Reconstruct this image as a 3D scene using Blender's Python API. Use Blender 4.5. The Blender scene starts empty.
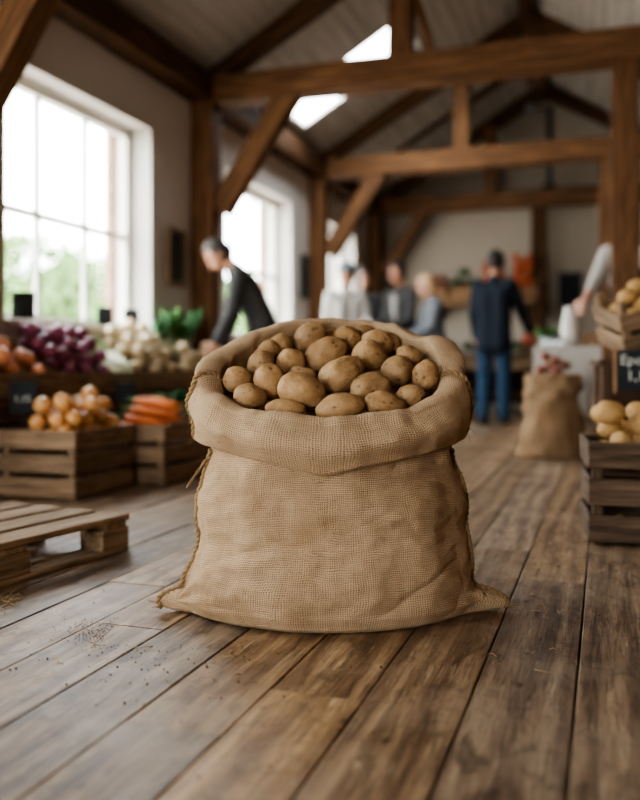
import bpy, bmesh, math, random
from mathutils import Vector, Matrix, noise, Euler, Quaternion
R = math.radians
sc = bpy.context.scene
COL = sc.collection
rnd = random.Random(7)

# ------------------------------------------------------------------ camera frame
YAW, F, CH = R(18.55), 850.0, 0.62          # heading left of the building axis, focal length in px, lens height
FW = Vector((-math.sin(YAW), math.cos(YAW), 0)); RT = Vector((math.cos(YAW), math.sin(YAW), 0))
def at(u, v, D):                            # a point of the place measured off the photograph
    return FW * D + RT * ((u - 320) / F * D) + Vector((0, 0, CH + (365 - v) / F * D))
def project(p):
    D = p.dot(FW); return 320 + p.dot(RT) / D * F, 365 - (p.z - CH) / D * F

# ------------------------------------------------------------------ object helpers
def props(o, label=None, cat=None, group=None, kind=None):
    if label: o['label'] = label
    if cat: o['category'] = cat
    if group: o['group'] = group
    if kind: o['kind'] = kind
    return o
def thing(name, label, cat, loc=(0, 0, 0), rotz=0.0, group=None, rot=None):
    o = bpy.data.objects.new(name, None); COL.objects.link(o)
    o.empty_display_size = 0.05; o.location = loc
    o.rotation_euler = rot if rot is not None else (0, 0, rotz)
    return props(o, label, cat, group)
def link(name, me, parent=None, mat=None, M=None):
    o = bpy.data.objects.new(name, me); COL.objects.link(o)
    if parent is not None: o.parent = parent
    if mat is not None and len(me.materials) == 0: me.materials.append(mat)
    if M is not None: o.matrix_local = M
    return o
def copy_tree(o, parent=None):
    c = o.copy(); COL.objects.link(c)
    if parent is not None: c.parent = parent
    for ch in list(o.children): copy_tree(ch, c)
    return c
def xf(loc=(0, 0, 0), rot=(0, 0, 0), s=(1, 1, 1)):
    return Matrix.Translation(loc) @ Euler(rot).to_matrix().to_4x4() @ Matrix.Diagonal((*s, 1))
def frame(p0, p1, up=Vector((0, 0, 1))):
    """matrix with X along p0->p1, origin at the middle"""
    p0, p1 = Vector(p0), Vector(p1); x = (p1 - p0).normalized()
    up = Vector(up)
    if abs(x.dot(up)) > 0.98: up = Vector((0, 1, 0))
    y = up.cross(x).normalized(); z = x.cross(y)
    M = Matrix((x, y, z)).transposed().to_4x4(); M.translation = (p0 + p1) / 2
    return M

class MB:
    def __init__(s): s.v = []; s.f = []; s.uv = {}
    def add(s, vs, fs):
        b = len(s.v); s.v += [Vector(p) for p in vs]; s.f += [tuple(b + i for i in f) for f in fs]; return b
    def box(s, c, d, M=None):
        x, y, z = d[0] / 2, d[1] / 2, d[2] / 2; c = Vector(c)
        vs = [c + Vector((i * x, j * y, k * z)) for k in (-1, 1) for j in (-1, 1) for i in (-1, 1)]
        if M is not None: vs = [M @ p for p in vs]
        s.add(vs, [(0, 2, 3, 1), (4, 5, 7, 6), (0, 1, 5, 4), (2, 6, 7, 3), (0, 4, 6, 2), (1, 3, 7, 5)])
    def tube(s, pts, rad, n=8, caps=True):
        pts = [Vector(p) for p in pts]; m = len(pts)
        rad = rad if hasattr(rad, '__len__') else [rad] * m
        t0 = (pts[1] - pts[0]).normalized(); nrm = t0.orthogonal().normalized(); vs = []
        for i in range(m):
            t = (pts[min(i + 1, m - 1)] - pts[max(i - 1, 0)]).normalized()
            nrm = (nrm - t * nrm.dot(t)).normalized(); b = t.cross(nrm)
            vs += [pts[i] + (nrm * math.cos(2 * math.pi * k / n) + b * math.sin(2 * math.pi * k / n)) * rad[i] for k in range(n)]
        fs = [(i * n + k, i * n + (k + 1) % n, (i + 1) * n + (k + 1) % n, (i + 1) * n + k) for i in range(m - 1) for k in range(n)]
        if caps: fs += [tuple(reversed(range(n))), tuple((m - 1) * n + k for k in range(n))]
        s.add(vs, fs)
    def lathe(s, prof, n=20, M=None):
        vs = []
        for r, z in prof: vs += [Vector((r * math.cos(2 * math.pi * k / n), r * math.sin(2 * math.pi * k / n), z)) for k in range(n)]
        if M is not None: vs = [M @ p for p in vs]
        m = len(prof)
        fs = [(i * n + k, i * n + (k + 1) % n, (i + 1) * n + (k + 1) % n, (i + 1) * n + k) for i in range(m - 1) for k in range(n)]
        fs += [tuple(reversed(range(n))), tuple((m - 1) * n + k for k in range(n))]
        s.add(vs, fs)
    def ball(s, c, r, M=None, nu=14, nv=9):
        r = r if hasattr(r, '__len__') else (r, r, r); c = Vector(c); vs = [Vector((0, 0, -1))]
        for j in range(1, nv):
            a = -math.pi / 2 + math.pi * j / nv
            vs += [Vector((math.cos(a) * math.cos(2 * math.pi * k / nu), math.cos(a) * math.sin(2 * math.pi * k / nu), math.sin(a))) for k in range(nu)]
        vs.append(Vector((0, 0, 1)))
        vs = [Vector((p.x * r[0], p.y * r[1], p.z * r[2])) for p in vs]
        vs = [(M @ p if M is not None else p) + c for p in vs]
        fs = [(0, 1 + (k + 1) % nu, 1 + k) for k in range(nu)]
        for j in range(nv - 2): fs += [(1 + j * nu + k, 1 + j * nu + (k + 1) % nu, 1 + (j + 1) * nu + (k + 1) % nu, 1 + (j + 1) * nu + k) for k in range(nu)]
        L = len(vs) - 1; o = 1 + (nv - 2) * nu
        fs += [(L, o + k, o + (k + 1) % nu) for k in range(nu)]
        s.add(vs, fs)
    def cap(s, p, q, r1, r2, n=12):
        """tapered capsule"""
        p, q = Vector(p), Vector(q)
        s.ball(p, r1, nu=n, nv=8); s.ball(q, r2, nu=n, nv=8)
        if (q - p).length > 1e-4: s.tube([p, q], [r1, r2], n)
    def mesh(s, name, smooth=True, clean=False):
        me = bpy.data.meshes.new(name); me.from_pydata(s.v, [], s.f); me.update()
        if clean:
            bm = bmesh.new(); bm.from_mesh(me); bmesh.ops.recalc_face_normals(bm, faces=bm.faces); bm.to_mesh(me); bm.free()
        if smooth: me.polygons.foreach_set('use_smooth', [True] * len(me.polygons))
        return me
    def build(s, name, mat, parent=None, smooth=True, M=None, clean=False):
        return link(name, s.mesh(name, smooth, clean), parent, mat, M)

def bake(o, mods):
    """apply modifiers given as (type, dict) and return the evaluated mesh"""
    for t, kw in mods:
        m = o.modifiers.new(t, t)
        for k, v in kw.items(): setattr(m, k, v)
    bpy.context.view_layer.update()
    ev = o.evaluated_get(bpy.context.evaluated_depsgraph_get())
    me = bpy.data.meshes.new_from_object(ev); return me
def fused(name, mb, mat, parent, voxel=0.012, it=6, fac=0.5):
    tmp = bpy.data.objects.new('tmp', mb.mesh('tmp')); COL.objects.link(tmp)
    me = bake(tmp, [('REMESH', dict(mode='VOXEL', voxel_size=voxel, use_smooth_shade=True)), ('SMOOTH', dict(iterations=it, factor=fac))])
    old = tmp.data; bpy.data.objects.remove(tmp); bpy.data.meshes.remove(old)
    me.name = name; me.polygons.foreach_set('use_smooth', [True] * len(me.polygons))
    return link(name, me, parent, mat)
def bevelbox_mesh(name, L, W, T, bev=0.004, seg=2, wob=0.0, seed=0, cuts=0):
    bm = bmesh.new(); bmesh.ops.create_cube(bm, size=1)
    bmesh.ops.scale(bm, vec=(L, W, T), verts=bm.verts)
    if cuts:
        es = [e for e in bm.edges if abs((e.verts[0].co - e.verts[1].co).normalized().x) > .9]
        bmesh.ops.subdivide_edges(bm, edges=es, cuts=cuts, use_grid_fill=True)
    if bev: 
        es = [e for e in bm.edges if len(e.link_faces) == 2 and e.calc_face_angle(0) > .5]
        bmesh.ops.bevel(bm, geom=es, offset=bev, segments=seg, affect='EDGES', profile=.6)
    if wob:
        for v in bm.verts:
            v.co += noise.noise_vector(Vector((v.co.x * 2.2 + seed * 7.3, v.co.y * 5, v.co.z * 5))) * wob * Vector((.2, 1, 1)).length / 1.5
    me = bpy.data.meshes.new(name); bm.to_mesh(me); bm.free()
    me.polygons.foreach_set('use_smooth', [False] * len(me.polygons))
    return me
_bc = {}
def board(name, L, W, T, mat, parent=None, M=None, bev=.003, wob=0.0, seed=0, cuts=0):
    key = (name, round(L, 4), round(W, 4), round(T, 4), mat.name, seed)
    if key not in _bc:
        _bc[key] = bevelbox_mesh(name, L, W, T, bev, 1 if bev < .005 else 2, wob, seed, cuts); _bc[key].materials.append(mat)
    return link(name, _bc[key], parent, None, M)

# ------------------------------------------------------------------ materials
def srgb(h):
    c = [int(h[i:i + 2], 16) / 255 for i in (0, 2, 4)]
    return tuple(x / 12.92 if x <= .04045 else ((x + .055) / 1.055) ** 2.4 for x in c) + (1,)
class NT:
    def __init__(s, name):
        m = bpy.data.materials.new(name); m.use_nodes = True; s.m = m; s.t = m.node_tree; s.b = s.t.nodes['Principled BSDF']; s.out = s.t.nodes['Material Output']
    def n(s, typ, **kw):
        x = s.t.nodes.new(typ)
        for k, v in kw.items():
            if k.startswith('i_'):
                key = k[2:]; key = int(key) if key.isdigit() else key.replace('_', ' ')
                if hasattr(v, 'links') or isinstance(v, bpy.types.NodeSocket): s.t.links.new(v, x.inputs[key])
                else: x.inputs[key].default_value = v
            else: setattr(x, k, v)
        return x
    def l(s, a, b): s.t.links.new(a, b)
    def math(s, op, a, b=0.0, clamp=False):
        x = s.n('ShaderNodeMath', operation=op, use_clamp=clamp)
        for i, v in enumerate((a, b)):
            if isinstance(v, bpy.types.NodeSocket): s.l(v, x.inputs[i])
            else: x.inputs[i].default_value = v
        return x.outputs[0]
    def ramp(s, fac, stops, interp='LINEAR'):
        r = s.n('ShaderNodeValToRGB'); e = r.color_ramp.elements; r.color_ramp.interpolation = interp
        while len(e) < len(stops): e.new(.5)
        for i, (p, c) in enumerate(stops): e[i].position = p; e[i].color = c
        s.l(fac, r.inputs[0]); return r.outputs[0]
    def mix(s, fac, a, b, mode='MIX'):
        x = s.n('ShaderNodeMix', data_type='RGBA', blend_type=mode)
        for k, v in ((0, fac), (6, a), (7, b)):
            if isinstance(v, bpy.types.NodeSocket): s.l(v, x.inputs[k])
            else: x.inputs[k].default_value = v
        return x.outputs[2]
    def coords(s, kind='Object', scale=(1, 1, 1), rnd_off=False):
        tc = s.n('ShaderNodeTexCoord'); o = tc.outputs[kind]
        if rnd_off:
            oi = s.n('ShaderNodeObjectInfo'); a = s.n('ShaderNodeVectorMath', operation='ADD')
            sc_ = s.n('ShaderNodeVectorMath', operation='SCALE'); cx = s.n('ShaderNodeCombineXYZ')
            s.l(oi.outputs['Random'], cx.inputs[0]); s.l(oi.outputs['Random'], cx.inputs[1]); s.l(cx.outputs[0], sc_.inputs[0]); sc_.inputs['Scale'].default_value = 37.0
            s.l(o, a.inputs[0]); s.l(sc_.outputs[0], a.inputs[1]); o = a.outputs[0]
        mp = s.n('ShaderNodeMapping'); s.l(o, mp.inputs[0]); mp.inputs['Scale'].default_value = scale
        return mp.outputs[0]
    def noise(s, vec, scale, detail=4, rough=.55, dist=0.0):
        x = s.n('ShaderNodeTexNoise'); s.l(vec, x.inputs['Vector']); x.inputs['Scale'].default_value = scale
        x.inputs['Detail'].default_value = detail; x.inputs['Roughness'].default_value = rough; x.inputs['Distortion'].default_value = dist
        return x.outputs['Fac']
    def bump(s, h, strength=.3, dist=.01):
        x = s.n('ShaderNodeBump'); s.l(h, x.inputs['Height']); x.inputs['Strength'].default_value = strength; x.inputs['Distance'].default_value = dist
        s.l(x.outputs[0], s.b.inputs['Normal'])
    def done(s, col, rough=.6, spec=.5, **kw):
        if isinstance(col, bpy.types.NodeSocket): s.l(col, s.b.inputs['Base Color'])
        else: s.b.inputs['Base Color'].default_value = col
        if isinstance(rough, bpy.types.NodeSocket): s.l(rough, s.b.inputs['Roughness'])
        else: s.b.inputs['Roughness'].default_value = rough
        s.b.inputs['Specular IOR Level'].default_value = spec
        for k, v in kw.items(): s.b.inputs[k.replace('_', ' ')].default_value = v
        return s.m

def mat_wood(name, dark, mid, light, rough=.65, grain=1.0, var=.35, spec=.35, sat=.92):
    t = NT(name); v = t.coords('Object', (1.6, 22, 22), True); v2 = t.coords('Object', (1, 3, 3), True)
    g = t.noise(v, 2.0 * grain, 8, .62, .6); k = t.noise(v2, 2.3, 3)
    c = t.ramp(g, [(.28, srgb(dark)), (.5, srgb(mid)), (.74, srgb(light))])
    oi = t.n('ShaderNodeObjectInfo'); val = t.math('ADD', t.math('MULTIPLY', oi.outputs['Random'], var), 1 - var / 2)
    st = t.math('ADD', t.math('MULTIPLY', k, .9), .55)
    hs = t.n('ShaderNodeHueSaturation'); hs.inputs['Saturation'].default_value = sat; t.l(c, hs.inputs['Color']); t.l(t.math('MULTIPLY', val, st), hs.inputs['Value'])
    t.bump(g, .35, .004)
    return t.done(hs.outputs[0], rough, spec)
def mat_plain(name, hexc, rough=.6, spec=.4, var=.12, nscale=8.0, bump=.0, sat=0.0, **kw):
    t = NT(name); v = t.coords('Object', (1, 1, 1), True); n = t.noise(v, nscale, 4)
    oi = t.n('ShaderNodeObjectInfo')
    hs = t.n('ShaderNodeHueSaturation'); hs.inputs['Color'].default_value = srgb(hexc)
    t.l(t.math('ADD', t.math('MULTIPLY', n, var * 2), t.math('ADD', t.math('MULTIPLY', oi.outputs['Random'], var), 1 - var * 1.5)), hs.inputs['Value'])
    if bump: t.bump(n, bump, .004)
    return t.done(hs.outputs[0], rough, spec, **kw)

M = {}
M['beam'] = mat_wood('old_oak_timber', '3a281b', '6e4e35', '94704f', .7, .8, .25, .25, 1.05)
M['dark_beam'] = mat_wood('dark_oak_timber', '281b12', '4e3724', '6c4e35', .75, .8, .2, .2, 1.05)
M['crate'] = mat_wood('weathered_crate_wood', '55422f', '856a4e', 'a98d6d', .75, 1.3, .45, .25)
M['crate_shaded'] = mat_wood('shaded_crate_wood', '362a1f', '5e4a38', '7f6850', .75, 1.3, .35, .25)  # crate wood darkened: the dim light on the aisle side is in the colour
M['crate_pale'] = mat_wood('pale_crate_wood', '6a4a2e', '97714c', 'b99468', .7, 1.3, .3, .25)
M['pallet'] = mat_wood('pallet_wood', '54412e', '8b7052', 'b09472', .75, 1.2, .3, .25)
M['bench'] = mat_wood('bench_wood', '2f1e13', '573c27', '765539', .65, 1.0, .3, .3)

def mat_floor():
    t = NT('worn_floorboards'); v = t.coords('Object', (26, 1.5, 8)); vb = t.coords('Object', (1, 1, 1))
    at_ = t.n('ShaderNodeAttribute', attribute_name='tone')
    sh = t.n('ShaderNodeVectorMath', operation='ADD'); t.l(v, sh.inputs[0])
    sc_ = t.n('ShaderNodeVectorMath', operation='SCALE'); t.l(at_.outputs['Color'], sc_.inputs[0]); sc_.inputs['Scale'].default_value = 60; t.l(sc_.outputs[0], sh.inputs[1])
    g = t.noise(sh.outputs[0], 1.4, 8, .62, .9)
    fine = t.noise(sh.outputs[0], 7, 5, .7)
    pat = t.noise(vb, 2.6, 5, .65); dirt = t.noise(vb, 9, 6, .7)
    def add_off(sc3):
        a = t.n('ShaderNodeVectorMath', operation='ADD'); t.l(t.coords('Object', sc3), a.inputs[0]); t.l(sc_.outputs[0], a.inputs[1]); return a.outputs[0]
    wv = t.n('ShaderNodeTexWave', wave_type='BANDS', bands_direction='X'); t.l(add_off((7, .9, 1)), wv.inputs['Vector'])
    wv.inputs['Scale'].default_value = .55; wv.inputs['Distortion'].default_value = 11.0; wv.inputs['Detail'].default_value = 4; wv.inputs['Detail Scale'].default_value = 1.2; wv.inputs['Detail Roughness'].default_value = .65
    ring = t.math('ADD', t.math('MULTIPLY', wv.outputs['Fac'], .30), t.math('MULTIPLY', g, .95))
    c = t.ramp(ring, [(.28, srgb('523c29')), (.5, srgb('7d6046')), (.68, srgb('9b7d5d')), (.92, srgb('b89b78'))])
    c = t.mix(t.math('MULTIPLY', t.ramp(fine, [(.38, (1, 1, 1, 1)), (.52, (0, 0, 0, 1))]), .65), c, srgb('3d2b1d'))
    worn = t.ramp(pat, [(.45, (0, 0, 0, 1)), (.62, (1, 1, 1, 1))])
    c = t.mix(t.math('MULTIPLY', worn, .35), c, srgb('b09a80'))
    scrn = t.noise(add_off((46, 3.2, 1)), 1.6, 6, .75, 1.2); scl = t.ramp(scrn, [(.57, (0, 0, 0, 1)), (.66, (1, 1, 1, 1))])
    c = t.mix(t.math('MULTIPLY', scl, .7), c, srgb('c6b08f'))
    blot = t.noise(t.coords('Object', (11, 4.5, 1)), 1.5, 7, .72, .8); bl = t.ramp(blot, [(.34, (1, 1, 1, 1)), (.47, (0, 0, 0, 1))])
    c = t.mix(t.math('MULTIPLY', bl, .62), c, srgb('362619'))
    dk = t.ramp(dirt, [(.3, (1, 1, 1, 1)), (.46, (0, 0, 0, 1))])
    c = t.mix(t.math('MULTIPLY', dk, .5), c, srgb('3b2b1e'))
    scr = t.n('ShaderNodeTexVoronoi', feature='F1'); t.l(t.coords('Object', (9, 5, 1)), scr.inputs['Vector']); scr.inputs['Scale'].default_value = 1.1
    knot = t.ramp(scr.outputs['Distance'], [(.03, (1, 1, 1, 1)), (.11, (0, 0, 0, 1))])
    c = t.mix(t.math('MULTIPLY', knot, .75), c, srgb('2a1b10'))
    hs = t.n('ShaderNodeHueSaturation'); t.l(c, hs.inputs['Color'])
    sx = t.n('ShaderNodeSeparateXYZ'); t.l(at_.outputs['Color'], sx.inputs[0])
    t.l(t.math('ADD', t.math('MULTIPLY', sx.outputs[0], .42), .72), hs.inputs['Value'])
    t.l(t.math('ADD', t.math('MULTIPLY', sx.outputs[1], .3), .82), hs.inputs['Saturation'])
    rg = t.math('ADD', t.math('MULTIPLY', pat, -.45), t.math('ADD', t.math('MULTIPLY', fine, .35), .50))
    h = t.math('ADD', t.math('MULTIPLY', g, .6), t.math('ADD', t.math('MULTIPLY', fine, .4), t.math('MULTIPLY', dirt, .5)))
    t.bump(h, .6, .005)
    return t.done(hs.outputs[0], rg, .5)
M['floor'] = mat_floor()

def mat_burlap(name, base='a28368', dark='5c4630', light='c9ad8b', pitch=.0050):
    t = NT(name); uv = t.n('ShaderNodeUVMap', uv_map='UVMap').outputs[0]
    ob = t.coords('Object', (1, 1, 1))
    wob = t.noise(ob, 14, 3); wv = t.n('ShaderNodeCombineXYZ'); w = t.math('MULTIPLY', t.math('SUBTRACT', wob, .5), .02); t.l(w, wv.inputs[0]); t.l(w, wv.inputs[1])
    ad = t.n('ShaderNodeVectorMath', operation='ADD'); t.l(uv, ad.inputs[0]); t.l(wv.outputs[0], ad.inputs[1]); u = ad.outputs[0]
    sp = t.n('ShaderNodeSeparateXYZ'); t.l(u, sp.inputs[0])
    k = 2 * math.pi / pitch
    sx = t.math('SINE', t.math('MULTIPLY', sp.outputs[0], k)); sy = t.math('SINE', t.math('MULTIPLY', sp.outputs[1], k))
    def st(sc3, s, d=3):
        mp = t.n('ShaderNodeMapping'); t.l(u, mp.inputs[0]); mp.inputs['Scale'].default_value = sc3; return t.noise(mp.outputs[0], s, d, .6)
    slubx = st((1 / pitch / 1.3, 14, 1), 1.0); sluby = st((14, 1 / pitch / 1.3, 1), 1.0)
    bx = st((90, 2.5, 1), 1.0, 2); by = st((2.5, 90, 1), 1.0, 2)
    weave = t.math('ADD', t.math('MULTIPLY', t.math('MAXIMUM', sx, sy), .5), .5)
    thread = t.math('ADD', t.math('MULTIPLY', slubx, .5), t.math('MULTIPLY', sluby, .5))
    band = t.math('ADD', t.math('MULTIPLY', bx, .5), t.math('MULTIPLY', by, .5))
    grain = t.noise(ob, 260, 3, .65)
    tot = t.math('ADD', t.math('MULTIPLY', weave, .5), t.math('ADD', t.math('MULTIPLY', thread, .55), t.math('ADD', t.math('MULTIPLY', band, .22), t.math('MULTIPLY', grain, .45))))
    c = t.ramp(tot, [(.60, srgb(dark)), (.90, srgb(base)), (1.12 / 1.15, srgb(light))])
    big = t.noise(ob, 4.5, 5, .6); stain = t.ramp(big, [(.35, (1, 1, 1, 1)), (.52, (0, 0, 0, 1))])
    c = t.mix(t.math('MULTIPLY', stain, .42), c, srgb('7a5a3a'))
    t.bump(t.math('ADD', t.math('MULTIPLY', weave, .7), t.math('MULTIPLY', thread, .8)), .55, .004)
    t.b.inputs['Sheen Weight'].default_value = .25; t.b.inputs['Sheen Roughness'].default_value = .5; t.b.inputs['Sheen Tint'].default_value = srgb('d8bd95')
    return t.done(c, .95, .08)
M['burlap'] = mat_burlap('burlap')
M['burlap_far'] = mat_burlap('burlap_far', '94775a', '5e4832', 'ab9072', .012)
M['cord'] = mat_plain('jute_cord', '8f7656', .95, .05, .3, 160, .6)

def mat_potato(name, c0, c1, c2):
    t = NT(name); v = t.coords('Object', (1, 1, 1), True)
    n = t.noise(v, 26, 6, .65); f = t.noise(v, 150, 3, .6); b = t.noise(v, 9, 3)
    c = t.ramp(t.math('ADD', t.math('MULTIPLY', n, .6), t.math('MULTIPLY', b, .4)), [(.33, srgb(c0)), (.5, srgb(c1)), (.68, srgb(c2))])
    sp = t.ramp(f, [(.60, (0, 0, 0, 1)), (.68, (1, 1, 1, 1))])
    c = t.mix(t.math('MULTIPLY', sp, .45), c, srgb('6e4c2a'))
    vo = t.n('ShaderNodeTexVoronoi', feature='F1'); t.l(v, vo.inputs['Vector']); vo.inputs['Scale'].default_value = 75
    pk = t.ramp(vo.outputs['Distance'], [(.07, (1, 1, 1, 1)), (.17, (0, 0, 0, 1))])
    c = t.mix(t.math('MULTIPLY', pk, .55), c, srgb('5d3f22'))
    ey = t.n('ShaderNodeAttribute', attribute_name='eye'); c = t.mix(t.math('MULTIPLY', ey.outputs['Fac'], .9), c, srgb('4a2f18'))
    oi = t.n('ShaderNodeObjectInfo'); hs = t.n('ShaderNodeHueSaturation'); t.l(c, hs.inputs['Color'])
    t.l(t.math('ADD', t.math('MULTIPLY', oi.outputs['Random'], .28), .86), hs.inputs['Value'])
    t.bump(t.math('ADD', t.math('MULTIPLY', n, .7), t.math('MULTIPLY', f, .7)), .5, .003)
    return t.done(hs.outputs[0], .58, .35)
M['potato'] = mat_potato('potato_skin', '80603f', 'a68258', 'c09d72')
M['potato_pale'] = mat_potato('pale_potato_skin', 'a27a47', 'c89f66', 'ddb981')
M['potato_red'] = mat_potato('red_potato_skin', '7a4634', '9d6450', 'b98069')

def mat_onion(name, c0, c1, c2, rough=.32):
    t = NT(name); tc = t.n('ShaderNodeTexCoord'); sp = t.n('ShaderNodeSeparateXYZ'); t.l(tc.outputs['Object'], sp.inputs[0])
    ang = t.math('ARCTAN2', sp.outputs[1], sp.outputs[0]); cx = t.n('ShaderNodeCombineXYZ'); t.l(t.math('MULTIPLY', ang, 5.0), cx.inputs[0]); t.l(t.math('MULTIPLY', sp.outputs[2], 9.0), cx.inputs[1])
    n = t.noise(cx.outputs[0], 1.5, 4, .6)
    oi = t.n('ShaderNodeObjectInfo')
    c = t.ramp(n, [(.3, srgb(c0)), (.5, srgb(c1)), (.72, srgb(c2))])
    hs = t.n('ShaderNodeHueSaturation'); t.l(c, hs.inputs['Color']); t.l(t.math('ADD', t.math('MULTIPLY', oi.outputs['Random'], .3), .85), hs.inputs['Value'])
    return t.done(hs.outputs[0], rough, .5)
M['onion'] = mat_onion('golden_onion_skin', 'ad6d33', 'd89d5c', 'edc794')
M['apple'] = mat_onion('pink_onion_skin', 'b8683f', 'd98d5e', 'ecb890')
M['red_onion'] = mat_onion('red_onion_skin', '5a2238', '8a4059', 'b4748c', .30)
M['white_onion'] = mat_onion('white_onion_skin', 'c9a777', 'e2cfa8', 'f1e6cd')
M['neck'] = mat_plain('dry_onion_neck', 'c19556', .8, .2, .2)
M['carrot'] = mat_plain('carrot_skin', 'd9783a', .5, .4, .35, 30, .2)
M['leaf'] = mat_plain('green_leaf', '4d7a35', .5, .4, .4, 14)
M['leaf_dark'] = mat_plain('dark_green_leaf', '41703f', .55, .4, .4, 14)
M['leaf_pale'] = mat_plain('pale_leek_green', '9fb073', .5, .4, .3, 14)
M['leek_blue'] = mat_plain('blue_green_leek_leaf', '5c7f63', .55, .4, .3, 14)
M['shaft'] = mat_plain('leek_white', 'dfe0bf', .45, .4, .15)
M['orange'] = mat_plain('orange_pepper', 'bd5a30', .35, .5, .25)
M['tomato'] = mat_plain('tomato_red', 'c03a22', .3, .5, .2)
M['slate'] = mat_plain('chalkboard_slate', '23272a', .75, .3, .25, 12)
M['chalk'] = mat_plain('chalk', 'dcdcd4', .9, .1, .1)
M['metal_dark'] = mat_plain('black_metal', '2a2a2b', .5, .5, .1)
M['steel'] = mat_plain('brushed_steel', 'a9adaf', .35, .5, .1, 8, 0, Metallic=.7)
M['plaster'] = mat_plain('white_plaster', 'd6d1c9', .9, .15, .10, 1.6, .12)
M['plaster_end'] = mat_plain('aged_plaster', 'b5aa9a', .9, .15, .12, 1.6, .12)
M['paint'] = mat_plain('white_window_paint', 'e6e3da', .5, .4, .05)
M['brick'] = None
M['skin'] = mat_plain('skin', 'c08e72', .55, .4, .1, 20)
M['skin2'] = mat_plain('fair_skin', 'cd9d86', .55, .4, .1, 20)
M['lips'] = mat_plain('lips', '9a5a50', .5, .4, .05)
M['eye'] = mat_plain('eye', '2a221e', .2, .5, .05)
M['hair_dark'] = mat_plain('dark_hair', '2a231f', .6, .4, .4, 60, .6)
M['hair_grey'] = mat_plain('grey_hair', '4c4641', .6, .4, .4, 60, .6)
M['hair_blonde'] = mat_plain('blonde_hair', 'cfae84', .6, .4, .3, 60, .6)
M['hair_white'] = mat_plain('white_hair', 'c9c5be', .6, .4, .3, 60, .6)
M['slate_cloth'] = mat_plain('charcoal_wool', '4c4b4a', .95, .1, .2, 30, .3)
M['navy'] = mat_plain('navy_jacket', '20262f', .85, .2, .2, 20, .3)
M['denim'] = mat_plain('blue_denim', '31475c', .9, .1, .3, 26, .3)
M['grey_cloth'] = mat_plain('grey_wool', '6d7074', .95, .1, .2, 30, .3)
M['white_cloth'] = mat_plain('white_cotton', 'bdb8af', .9, .1, .08, 12, .2)
M['dark_cloth'] = mat_plain('black_cloth', '232427', .9, .1, .2, 20, .2)
M['shoe'] = mat_plain('shoe_leather', '2b1f18', .5, .4, .2)
M['house'] = mat_plain('house_render', 'c3ab93', .9, .1, .1)
M['roof'] = mat_plain('clay_roof', '8a7466', .9, .1, .2)
M['bark'] = mat_plain('bark', '5a4a3a', .95, .1, .3)
M['tree_leaf'] = mat_plain('tree_leaf', '75905a', .7, .2, .4, 2)
M['lawn'] = mat_plain('yard_gravel', 'b3aca2', .95, .1, .3, .6)
M['soil'] = mat_plain('soil', '583c26', .95, .1, .4, 40)
M['straw'] = mat_plain('straw', 'a48d68', .8, .2, .3)
def mat_brick():
    t = NT('red_brick'); b = t.n('ShaderNodeTexBrick'); tc = t.n('ShaderNodeTexCoord'); mp = t.n('ShaderNodeMapping'); mp.inputs['Rotation'].default_value = (R(90), 0, 0)
    t.l(tc.outputs['Object'], mp.inputs[0]); t.l(mp.outputs[0], b.inputs['Vector']); b.inputs['Scale'].default_value = 4.5
    b.inputs['Color1'].default_value = srgb('b08874'); b.inputs['Color2'].default_value = srgb('99705c'); b.inputs['Mortar'].default_value = srgb('c9c0b2')
    return t.done(b.outputs['Color'], .9, .1)
M['brick'] = mat_brick()
def mat_ceiling():
    t = NT('painted_ceiling_boards'); tc = t.n('ShaderNodeTexCoord'); sp = t.n('ShaderNodeSeparateXYZ'); t.l(tc.outputs['Object'], sp.inputs[0])
    s = t.math('ABSOLUTE', t.math('SINE', t.math('MULTIPLY', sp.outputs[0], math.pi / .105)))
    gap = t.ramp(s, [(.02, (0, 0, 0, 1)), (.10, (1, 1, 1, 1))])
    n = t.noise(t.coords('Object', (8, .6, 1)), 1.5, 5)
    c = t.ramp(n, [(.3, srgb('9b948a')), (.7, srgb('b6aea4'))]); c = t.mix(t.math('SUBTRACT', 1.0, gap), c, srgb('5c5349'))
    t.bump(gap, .6, .006); return t.done(c, .8, .2)
M['ceiling'] = mat_ceiling()
def mat_glass():
    t = NT('window_glass'); tr = t.n('ShaderNodeBsdfTransparent'); gl = t.n('ShaderNodeBsdfGlossy'); gl.inputs['Roughness'].default_value = .02
    mx = t.n('ShaderNodeMixShader'); fr = t.n('ShaderNodeLayerWeight'); fr.inputs['Blend'].default_value = .12
    t.l(t.math('MULTIPLY', fr.outputs['Facing'], .25), mx.inputs[0]); t.l(tr.outputs[0], mx.inputs[1]); t.l(gl.outputs[0], mx.inputs[2]); t.l(mx.outputs[0], t.out.inputs['Surface']); return t.m
M['glass'] = mat_glass()
M['painting'] = mat_plain('dark_print', '3a3d3c', .6, .3, .6, 9)

# ------------------------------------------------------------------ setting
WX, RX, Y0, Y1 = -3.12, 1.62, -4.2, 11.75      # inner faces of the walls
RIDGE_X, EAVE, SLOPE = -.75, 2.88, .6
def struct(name, mb_or_me, mat, label=None, parent=None, smooth=False, M_=None):
    me = mb_or_me.mesh(name, smooth) if isinstance(mb_or_me, MB) else mb_or_me
    o = link(name, me, parent, mat, M_)
    if parent is None: o['kind'] = 'structure'
    if label: o['label'] = label
    return o

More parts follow.
